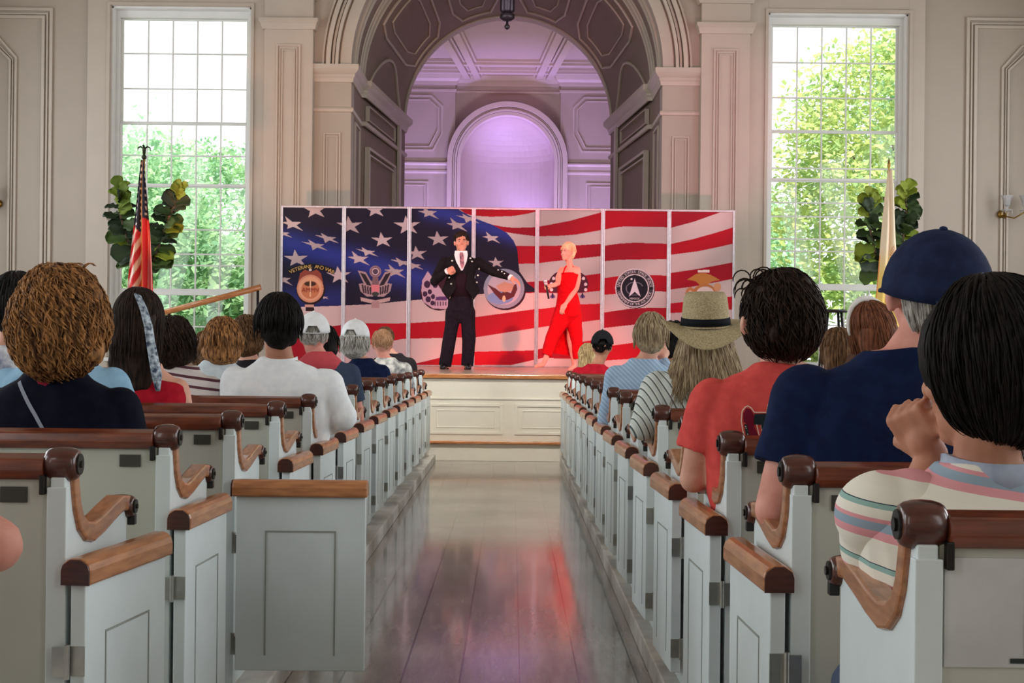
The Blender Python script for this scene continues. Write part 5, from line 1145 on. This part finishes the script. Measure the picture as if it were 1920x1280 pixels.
hand(b_, armA[-1], q3(850, 503, -.27) - armA[-1], (-.2, -.9, .4), 1.05, 1.15, 1); hand(b_, armB[-1], q3(975, 528, -.16) - armB[-1], (.2, -.3, 1), 1.05, .28, 1)
for A in (Lf, Rf): b_.cap(A, [.08, .058, .045], 12)
bm_ = obj('body', remesh(b_, .0085, 2, 'body', [skinmat('skin_stage', (226, 160, 136), (208, 140, 116))]), rm); eyes(rm, Mh)
hair(rm, Mh, H_DBR, 'crop', random.Random(40), .008, 160, .03, .001, 40, .006, 2.1, puff=.006, start=(.0, 1.35), down=3, cen=(0, -.026, .046))
BLK = cloth('black_wool', (30, 27, 30), (22, 20, 24)); BLK2 = cloth('black_trouser_wool', (34, 28, 38), (26, 22, 30))
j = MB(); j.loft(rings([(864, 552, .165, .125, .01), (864, 535, .168, .13, 0), (864, 510, .195, .138, 0), (864, 495, .215, .13, 0), (864, 485, .18, .105, 0), (864, 477, .105, .09, 0)]))
for A in (armA, armB): j.cap(A[:-1] + [A[-2] + (A[-1] - A[-2]) * .8], [.078, .066, .06, .054, .044], 14)
jk = remesh(j, .009, 3, 'tailcoat', [BLK], folds(.004, 41)); jo = obj('tailcoat', jk, rm)
for s_ in (-1, 1):                       # open front edges and tails
    f_ = MB(); x0 = 864 + s_ * 16; f_.add(*(lambda L_: (L_, [(0, 1, 2, 3), (7, 6, 5, 4), (0, 4, 5, 1), (1, 5, 6, 2), (2, 6, 7, 3), (3, 7, 4, 0)]))([q3(864 + s_ * 15, 492, -.125), q3(864 + s_ * 9, 540, -.150), q3(864 + s_ * 24, 562, -.145), q3(864 + s_ * 36, 545, -.09), q3(864 + s_ * 15, 492, -.10), q3(864 + s_ * 9, 540, -.12), q3(864 + s_ * 24, 562, -.115), q3(864 + s_ * 36, 545, -.06)])); f_.build('coat_front', BLK, jo)
    f_ = MB(); f_.loft([((q3(864 + s_ * 12, 600, .11).x, YM + .12, q3(864, 612).z), .05, .012), ((q3(864 + s_ * 12, 560, .11).x, YM + .12, q3(864, 550).z), .085, .02)], 12); f_.build('coat_tail', BLK, jo, True)
for x, y in ((898, 504), (896, 516), (894, 529), (842, 520), (846, 532), (848, 489), (882, 484), (885, 490)):
    d_ = -.155 if y > 500 else -.13; f_ = MB(); f_.ell(q3(x, y, d_), (.014, .010, .014), 12); f_.build('button', mat('silver_button', (236, 232, 226), .2, .9), jo, True)
for x, y in ((934, 506), (941, 509), (946, 513)): f_ = MB(); f_.ell(q3(x, y, -.15), (.012, .010, .012), 10); f_.build('button', MATS['silver_button'], jo, True)
v_ = MB(); v_.loft(rings([(864, 556, .155, .128, 0), (864, 530, .15, .135, -.002), (864, 505, .155, .142, -.002), (864, 493, .12, .128, 0), (864, 484, .085, .1, 0)]), 24); v_.build('waistcoat', cloth('plum_black_waistcoat', (40, 26, 36)), rm, True)
def plate(pts, d0, d1, m, nm, par):
    n = len(pts); g = MB(); g.add([q3(x, y, d0 + (.012 if abs(x - 864) > 8 else 0)) for x, y in pts] + [q3(x, y, d1) for x, y in pts], [tuple(range(n)), tuple(range(2 * n - 1, n - 1, -1))] + [(i, n + i, n + (i + 1) % n, (i + 1) % n) for i in range(n)]); return g.build(nm, m, par)
sp_ = plate([(853, 470), (876, 470), (877, 478), (875, 490), (867.5, 507), (864.5, 507), (855, 490), (852, 478)], -.150, -.09, WHITEC, 'shirt_front', rm)
collar(rm, q3(864, 470).x, YM - .01, q3(864, 478).z, .078, WHITEC, h=.045)
plate([(862, 473), (868, 473), (869, 478), (870.5, 496), (866.5, 504), (863, 496), (861.5, 478)], -.160, -.14, mat('patterned_tie', (190, 130, 140), .6, rgb2=(70, 40, 70), scale=34), 'tie', rm)
for A, k in ((armA, .93), (armB, .93)): p = A[-2] + (A[-1] - A[-2]) * k; d_ = (A[-1] - A[-2]).normalized(); c_ = MB(); c_.tube([p - d_ * .015, p + d_ * .03], [.040, .041], 16); c_.build('shirt_cuff', WHITEC, rm, True)
t_ = MB(); t_.loft(rings([(863, 606, .07, .06, 0), (863, 598, .12, .10, 0), (863, 582, .168, .128, 0), (864, 550, .158, .12, 0)]))
for A in (Lf, Rf): t_.ell(A[0] + Vector((0, 0, .02)), (.09, .11, .12), 16); t_.tube([A[0] + Vector((0, 0, .02)), A[0] - Vector((0, 0, .12)), A[1], A[2]], [.088, .094, .086, .082], 18)
obj('trousers', remesh(t_, .009, 3, 'trousers', [BLK2], folds(.004, 44)), rm)
for A, s_ in ((Lf, -1), (Rf, 1)):
    f_ = MB(); c0 = A[2]; f_.cap([(c0.x, YM + .04, SZ + .045), (c0.x + s_ * .02, YM - .10, SZ + .04), (c0.x + s_ * .03, YM - .17, SZ + .032)], [.042, .042, .030], 12); f_.box(c0.x - .04, c0.x + .05, YM + .02, YM + .08, SZ + .003, SZ + .02); f_.build('shoe', mat('patent_black', (20, 18, 18), .12), rm, True)
# performer in red
YWm = 18.3
def w3(x, y, dy=0): return P(x, y, YWm + dy)
rw = empty('person', (w3(1055, 690).x, YWm, SZ + .004), 'performer with short platinum hair in red jumpsuit striding to the left with a microphone', 'person', 'performers on the stage')
Mw = headM(w3(1064, 474), PI - .75, .02, 0, 1.0); b_ = MB(); head_parts(b_, Mw); b_.cap([w3(1069, 500), w3(1066, 486)], [.048, .045], 12)
def wr_(pts): return [((w3(x, y, d).x, w3(x, y, d).y, w3(x, y, d).z), rx, ry, -.5) for x, y, rx, ry, d in pts]
tor = [(1066, 592, .13, .115, 0), (1066, 572, .15, .12, 0), (1064, 550, .12, .095, 0), (1064, 530, .13, .10, 0), (1066, 514, .14, .10, 0), (1069, 504, .13, .075, 0), (1069, 498, .065, .055, 0)]
b_.loft(wr_(tor)); aR = [w3(1082, 506, .0), w3(1084, 522, -.04), w3(1081, 540, -.07), w3(1070, 556, -.12), w3(1061, 569, -.16)]; aL = [w3(1054, 506, .02), w3(1047, 520, -.06), w3(1046, 531, -.12), w3(1040, 534, -.18), w3(1035, 536, -.22)]
for A in (aR, aL): b_.cap(A, [.047, .041, .035, .033, .024], 12)
hand(b_, aR[-1], w3(1052, 584, -.18) - aR[-1], (-.5, -.8, .3), .95, .35, 1); hand(b_, aL[-1], w3(1024, 535, -.25) - aL[-1], (0, -.4, 1), .95, .95, -1)
l1 = [w3(1058, 585), w3(1038, 636, -.05), w3(1021, 677, -.10)]; l2 = [w3(1072, 585, .04), w3(1070, 636, .06), w3(1077, 682, .08)]
for A in (l1, l2): b_.cap(A, [.078, .052, .034], 12)
b_.cap([l1[2], w3(1018, 683, -.12), w3(1004, 687, -.16)], [.034, .034, .022], 10); b_.cap([l2[2], w3(1076, 688, .04), w3(1068, 692, -.05)], [.034, .034, .022], 10)
obj('body', remesh(b_, .0085, 2, 'body', [skinmat('skin_stage_fair', (240, 178, 156), (226, 158, 136))]), rw); eyes(rw, Mw, (90, 110, 130))
hair(rw, Mw, H_PLAT, 'short', random.Random(50), .008, 200, .045, .004, 60, .007, 2.2, puff=.010, start=(.0, 1.45), down=3, cen=(0, -.028, .050))
REDJ = cloth('red_crepe', (214, 14, 26), (196, 10, 22)); t_ = MB(); t_.loft([(c, a + .014, b2_ + .014, y_) for c, a, b2_, y_ in wr_([(1067, 606, .05, .05, 0), (1066, 600, .09, .08, 0)] + tor[:4] + [(1065, 516, .135, .10, 0), (1065, 511, .12, .09, 0)])])
t_.tube([w3(1060, 578), w3(1048, 606, -.02), w3(1033, 640, -.04), w3(1024, 666, -.08)], [.13, .115, .085, .07], 20); t_.tube([w3(1072, 578, .02), w3(1076, 606, .04), w3(1081, 640, .05), w3(1083, 672, .06)], [.13, .11, .08, .066], 20)
obj('jumpsuit', remesh(t_, .009, 3, 'jumpsuit', [REDJ], folds(.004, 52)), rw)
f_ = MB(); pts = [(1062, 596), (1074, 612), (1073, 640), (1076, 668), (1050, 664), (1036, 662), (1044, 636), (1054, 610)]; n = len(pts); f_.add([w3(x, y, .13 + .01 * math.sin(i)) for i, (x, y) in enumerate(pts)] + [w3(x, y, .145 + .01 * math.sin(i)) for i, (x, y) in enumerate(pts)], [tuple(range(n)), tuple(range(2 * n - 1, n - 1, -1))] + [(i, n + i, n + (i + 1) % n, (i + 1) % n) for i in range(n)]); f_.build('trailing_panel', REDJ, rw)
f_ = MB()
for A in ([(1056, 512), (1059, 503), (1062, 498)], [(1074, 512), (1076, 504), (1074, 499)]): f_.tube([w3(x, y, -.11 if k == 0 else -.07) for k, (x, y) in enumerate(A)], .009, 8)
f_.build('shoulder_strap', REDJ, rw, True)
mc = empty('microphone', w3(1028, 540, -.27), 'silver and black handheld microphone in the hand of the performer in red', 'microphone'); m_ = MB(); m_.tube([w3(1024, 533, -.27), w3(1029, 560, -.27)], [.016, .012], 12); m_.build('handle', BLACKM, mc, True)
m_ = MB(); m_.ell(w3(1022.5, 527, -.27), (.026, .026, .032), 14); m_.tube([w3(1023, 529, -.27), w3(1024, 535, -.27)], [.026, .018], 12); m_.build('grille', mat('microphone_grille', (230, 226, 230), .35, .6), mc, True)
# ================================================================== flags, plants, stool, lamps
YF = 16.2
def vc_sheet(name, rows, paintf, parent, m, thick=.004):
    """rows of 3-D points, coloured per vertex by paintf(row fraction, column fraction)"""
    nr, nc = len(rows), len(rows[0]); vs = [tuple(p) for r in rows for p in r]; fs = [(i * nc + k, i * nc + k + 1, (i + 1) * nc + k + 1, (i + 1) * nc + k) for i in range(nr - 1) for k in range(nc - 1)]
    me = bpy.data.meshes.new(name); me.from_pydata(vs, [], fs); ca = me.color_attributes.new('Col', 'FLOAT_COLOR', 'POINT')
    arr = np.ones((len(vs), 4), 'f')
    for i in range(nr):
        for k in range(nc): arr[i * nc + k, :3] = paintf(i / (nr - 1), k / (nc - 1))
    ca.data.foreach_set('color', arr.ravel()); me.materials.append(m); me.polygons.foreach_set('use_smooth', [True] * len(fs)); me.update(); o = obj(name, me, parent)
    s_ = o.modifiers.new('s', 'SOLIDIFY'); s_.thickness = thick; return o
FM = vcmat('flag_cloth', .7)
def drape(cx_px, top_py, bot_py, wt, wl, wr, nf, amp, nr=110, nc=150, ph=0):
    rows = []
    for i in range(nr):
        t = i / (nr - 1); py = top_py + (bot_py - top_py) * t; e_ = t ** .9; l = wt + wl * e_; r = wt + wr * e_; row = []
        for k in range(nc):
            u = k / (nc - 1); c = P(cx_px, py, YF); sc = YF / F; x = c.x + (-l + (l + r) * u) * sc; y = YF - .02 + amp * t ** .6 * math.sin(u * nf * 2 * PI + ph + t * 1.1) + .02 * math.sin(u * 5 + t * 7)
            row.append(Vector((x, y, c.z)))
        rows.append(row)
    return rows
fl = empty('flag', (P(268, 500, YF).x, YF, 0), 'stars-and-stripes flag furled on a pole topped by an eagle, left of the stage', 'flag')
MB().tube([(P(268, 500, YF).x, YF + .05, 0.02), P(268, 298, YF) + Vector((0, .05, 0))], .014, 12).build('pole', mat('oak_pole', (196, 140, 80), .35, rgb2=(170, 112, 60)), fl, True)
MB().lathe([(.16, 0), (.16, .02), (.06, .06), (.03, .12)], (P(268, 500, YF).x, YF + .05, 0), 24).build('base', BRASS, fl, True)
eg = MB(); c = P(268, 284, YF) + Vector((0, .05, 0)); eg.lathe([(.012, -.09), (.03, -.07), (.03, -.05), (.014, -.03), (.02, 0)], c, 14); eg.ell(c + Vector((0, 0, .03)), (.022, .03, .04), 12); eg.ell(c + Vector((0, -.03, .07)), (.014, .02, .014), 10); eg.cap([c + Vector((0, -.045, .068)), c + Vector((0, -.062, .06))], [.007, .003], 8)
for s_ in (-1, 1): eg.tube([c + Vector((s_ * .01, 0, .04)), c + Vector((s_ * .04, 0, .065)), c + Vector((s_ * .07, 0, .05)), c + Vector((s_ * .078, 0, .01))], [.016, .02, .016, .003], 10, .5)
eg.build('finial_eagle', mat('dark_bronze', (60, 62, 44), .45, .7), fl, True)
CW, CR, CN, CG = [np.array(lin(c_)) for c_ in ((236, 214, 200), (206, 30, 30), (30, 26, 44), (232, 150, 70))]
def usflag(t, u):
    py = 300 + 345 * t; l = 3 + 36 * t ** .9; r = 3 + 26 * t ** .9; x = -l + (l + r) * u       # px offset from the pole
    if x > -1.6 and x < 1.2 and t < .9: return CG
    if x < 0:
        edge_ = 414 + 28 * (x + 22) / 22
        if py < edge_ + 0 and x > -5 - (py - 300) * .14:
            gx, gy = (x + 100) % 8.5, (py + (0 if int((x + 100) // 8.5) % 2 else 6)) % 12
            return CW if (gx - 4.2) ** 2 + (gy - 6) ** 2 < 5.2 else CN
        w = (py + x * 2.2 - 414) / 17.0
        return CR if (w % 2) < 1.1 else (CW if x < -14 else CG * .5 + CW * .5)
    if py < 408 + x * .4:
        gx, gy = (x + 100) % 8.5, py % 12
        return CW if (gx - 4.2) ** 2 + (gy - 6) ** 2 < 4 else CN
    return CR if (x < 8 or (x > 11 and x < 14) or x > 20) else CR * .6 + CW * .4
vc_sheet('cloth', drape(268, 300, 645, 3, 36, 26, 2.6, .05), usflag, fl, FM)
f2 = empty('flag', (P(1668, 500, YF).x, YF, 0), 'cream and gold flag furled on a pole in front of the right window', 'flag')
MB().tube([(P(1668, 500, YF).x, YF + .05, .02), P(1668, 322, YF) + Vector((0, .05, 0))], .014, 12).build('pole', MATS['oak_pole'], f2, True)
MB().lathe([(.16, 0), (.16, .02), (.06, .06), (.03, .12)], (P(1668, 500, YF).x, YF + .05, 0), 24).build('base', BRASS, f2, True)
sp2 = MB(); c = P(1669, 315, YF) + Vector((0, .05, 0)); sp2.lathe([(.012, -.06), (.02, -.04), (.008, 0), (.022, .04), (.001, .13)], c, 10); sp2.build('finial_spear', BRASS, f2, True)
CC, CY, CS = [np.array(lin(c_)) for c_ in ((240, 220, 190), (240, 206, 110), (216, 150, 110))]
def goldflag(t, u):
    py = 318 + 300 * t; k = min(1, max(0, (py - 455) / 50)); c_ = CC * (1 - k) + CY * k
    if abs(u - .55) < .09 * (1 - t) and t < .5: c_ = c_ * .55 + CS * .45
    if (u - .82) ** 2 * 30 + ((py - 466) / 16) ** 2 < 1 and (int(py / 3 + u * 18) % 2): c_ = CS
    if u < .05 and t > .5: c_ = CG
    return c_
vc_sheet('cloth', drape(1668, 318, 640, 3, 30, 18, 1.8, .045, ph=1), goldflag, f2, FM)
# --- fiddle-leaf figs
LF1 = leafmat('fig_leaf', (84, 110, 48), (44, 66, 34), .25); LF2 = leafmat('fig_leaf_young', (172, 186, 60), (120, 146, 50), .4); LF3 = leafmat('fig_leaf_dark', (52, 72, 40), (30, 46, 28), .15)
def bigleaf(mb, p, d, up, L_, W_, cup=.25):
    d = Vector(d).normalized(); lat = d.cross(Vector(up)).normalized(); n = lat.cross(d); p = Vector(p); prof = [(0, .05), (.12, .28), (.3, .36), (.45, .34), (.62, .50), (.8, .5), (.93, .3), (1, .02)]; vs = []; fs = []
    for t, w in prof:
        c = p + d * L_ * t - n * cup * L_ * t * t
        for q in (-1, -.5, 0, .5, 1): vs.append(c + lat * W_ * w * q + n * abs(q) * W_ * .14 + n * .012 * math.sin(t * 19 + q * 3))
    for i in range(len(prof) - 1):
        for k in range(4): fs.append((i * 5 + k, i * 5 + k + 1, (i + 1) * 5 + k + 1, (i + 1) * 5 + k))
    mb.add(vs, fs)
def fig(label, stems, Yp, seed):
    rng = random.Random(seed); xb = sum(P(s_[0][0], 500, Yp).x for s_ in stems) / len(stems); root = empty('potted_fig', (xb, Yp, 0), label, 'plant', 'potted fiddle-leaf figs')
    MB().lathe([(.14, 0), (.19, .02), (.23, .42), (.24, .44), (.21, .44), (.20, .40), (.0, .40)], (xb, Yp, 0), 26).build('pot', mat('pot_glaze', (70, 66, 62), .4), root, True)
    gs = {0: MB(), 1: MB(), 2: MB()}; tk = MB()
    for pts, ytop, ybot, nn, wmax in stems:
        P0 = Vector((xb + rng.uniform(-.05, .05), Yp, .4)); path = [P0] + [P(x, y, Yp) for x, y in zip(pts, np.linspace(ybot, ytop + 12, len(pts)))]
        tk.tube(path, [.022] + [.018] * (len(path) - 2) + [.009], 8)
        for k in range(nn):
            t = k / (nn - 1); idx = t * (len(path) - 2) + 1; i0 = min(int(idx), len(path) - 2); fr_ = idx - i0; p = path[i0].lerp(path[i0 + 1], fr_); a = k * 2.4 + rng.uniform(-.5, .5); el = .15 + .9 * (t ** 3) + rng.uniform(-.35, .25)
            d = Vector((math.cos(a) * math.cos(el), math.sin(a) * .45 * math.cos(el), math.sin(el))); L_ = wmax * (1 - .35 * t) * rng.uniform(.8, 1.1)
            mt_ = 1 if (t > .86 or rng.random() < .12) else (2 if rng.random() < .5 else 0)
            bigleaf(gs[mt_], p, d, (rng.uniform(-.4, .4), rng.uniform(-1.3, -.3), rng.uniform(.1, .9)), L_, L_ * .85, rng.uniform(.0, .35))
    for k, nm in ((0, 'leaves'), (2, 'leaves'), (1, 'young_leaves')):
        o = gs[k].build(nm, (LF1, LF2, LF3)[k], root, True); s_ = o.modifiers.new('s', 'SOLIDIFY'); s_.thickness = .003
    tk.build('stem', BARK, root, True)
fig('potted fiddle-leaf fig behind the stars-and-stripes flag', [([262, 240, 226, 226], 345, 500, 34, .28), ([285, 300, 318, 340], 345, 500, 36, .28)], 17.2, 3)
fig('potted fiddle-leaf fig behind the cream and gold flag', [([1650, 1640, 1630, 1633], 360, 520, 34, .27), ([1672, 1692, 1700, 1698], 345, 500, 38, .27)], 17.2, 5)
# --- bar stool on the stage
sx0 = P(1562, 581, 16.3); bs = empty('bar_stool', (sx0.x, 16.3, SZ), 'tall dark bar stool standing in front of the right window', 'stool')
MB().lathe([(.15, 0), (.165, .012), (.165, .025), (.14, .035)], (sx0.x, 16.3, sx0.z - .03), 26).build('seat', BLACKM, bs, True)
for a in (.25, .75, 1.25, 1.75): a *= PI; MB().tube([(sx0.x + .11 * math.cos(a), 16.3 + .11 * math.sin(a), sx0.z - .02), (sx0.x + .19 * math.cos(a), 16.3 + .19 * math.sin(a), SZ + .006)], [.016, .013], 10).build('leg', BLACKM, bs, True)
MB().tube([(sx0.x + .15 * math.cos(a), 16.3 + .15 * math.sin(a), SZ + .3) for a in [2 * PI * k / 16 for k in range(17)]], .009, 8).build('foot_ring', BLACKM, bs, True)
# --- crystal wall sconces
CRY = mat('crystal', (240, 240, 240), .08, spec=.8); CRY.node_tree.nodes['Principled BSDF'].inputs['Transmission Weight'].default_value = .55
def sconce(label, c, arms):
    root = empty('wall_sconce', (c.x, YW - .07, c.z), label, 'wall lamp', 'crystal wall sconces'); y = YW - .30
    MB().lathe([(.06, 0), (.07, -.02), (.03, -.05)], (c.x, YW - .02, c.z - .12), 18, 'y').build('wall_plate', BRASS, root, True)
    for dx in arms:
        g = MB(); g.tube([(c.x, YW - .05, c.z - .14), (c.x + dx * .5, y + .08, c.z - .2), (c.x + dx, y, c.z - .1)], .012, 8); ar_ = g.build('arm', BRASS, root, True)
        g = MB(); g.lathe([(.03, -.1), (.09, -.085), (.095, -.07), (.03, -.06), (.025, -.02), (.05, .0), (.055, .05), (.085, .13), (.10, .16), (.09, .16), (.045, .06), (.03, .02)], (c.x + dx, y, c.z), 12)
        g.build('glass_cup', CRY, root, False)
        for k in range(3): d_ = MB(); a = k * 2.1; d_.lathe([(.002, 0), (.010, -.03), (.002, -.06)], (c.x + dx + .085 * math.cos(a), y + .085 * math.sin(a), c.z - .08), 6); d_.build('crystal_drop', CRY, root)
        g = MB(); g.ell((c.x + dx, y, c.z + .02), (.022, .022, .022), 12); g.build('candle_socket', BLACKM, root, True)
sconce('crystal wall sconce on the grey panel at the right edge', P(1888, 385, YW - .3), (0, .30))
sconce('crystal wall sconce just showing at the left edge', P(-14, 365, YW - .3), (0, -.3))
# --- hanging lamp finial at the top of the arch
hp = empty('pendant_lamp', P(951, 0, 24.0), 'fluted dark hanging lamp with a drop finial at the top of the arch', 'pendant lamp'); c = P(951, 40, 24.0)
HB_ = mat('pewter', (96, 84, 96), .35, .7); k = 24.0 / F
pm = MB(); vs = []; fs = []; n = 40
for i, (r, z) in enumerate(((12.5 * k, 60 * k), (12.5 * k, 20 * k), (11 * k, 17 * k), (6 * k, 15 * k))):
    for q in range(n): a = 2 * PI * q / n; rr = r * (1 + .10 * math.cos(10 * a)); vs.append((c.x + rr * math.cos(a), c.y + rr * math.sin(a), c.z + z))
for i in range(3):
    for q in range(n): q2 = (q + 1) % n; fs.append((i * n + q, i * n + q2, (i + 1) * n + q2, (i + 1) * n + q))
pm.add(vs, fs); pm.build('fluted_body', HB_, hp, True)
pm = MB(); pm.lathe([(6 * k, 16 * k), (13.5 * k, 13 * k), (14 * k, 6 * k), (8 * k, 1 * k), (2 * k, 0)], c, 24); pm.build('bowl', HB_, hp, True)
pm = MB(); pm.lathe([(2 * k, 1 * k), (2.4 * k, -5 * k), (5.5 * k, -9 * k), (4.5 * k, -13 * k), (.5 * k, -16 * k)], c, 18); pm.build('finial', HB_, hp, True)
pm = MB(); pm.tube([(c.x, c.y, c.z + 58 * k), (c.x, c.y, SPR + 2.5)], .02, 8); pm.build('chain', HB_, hp, True)
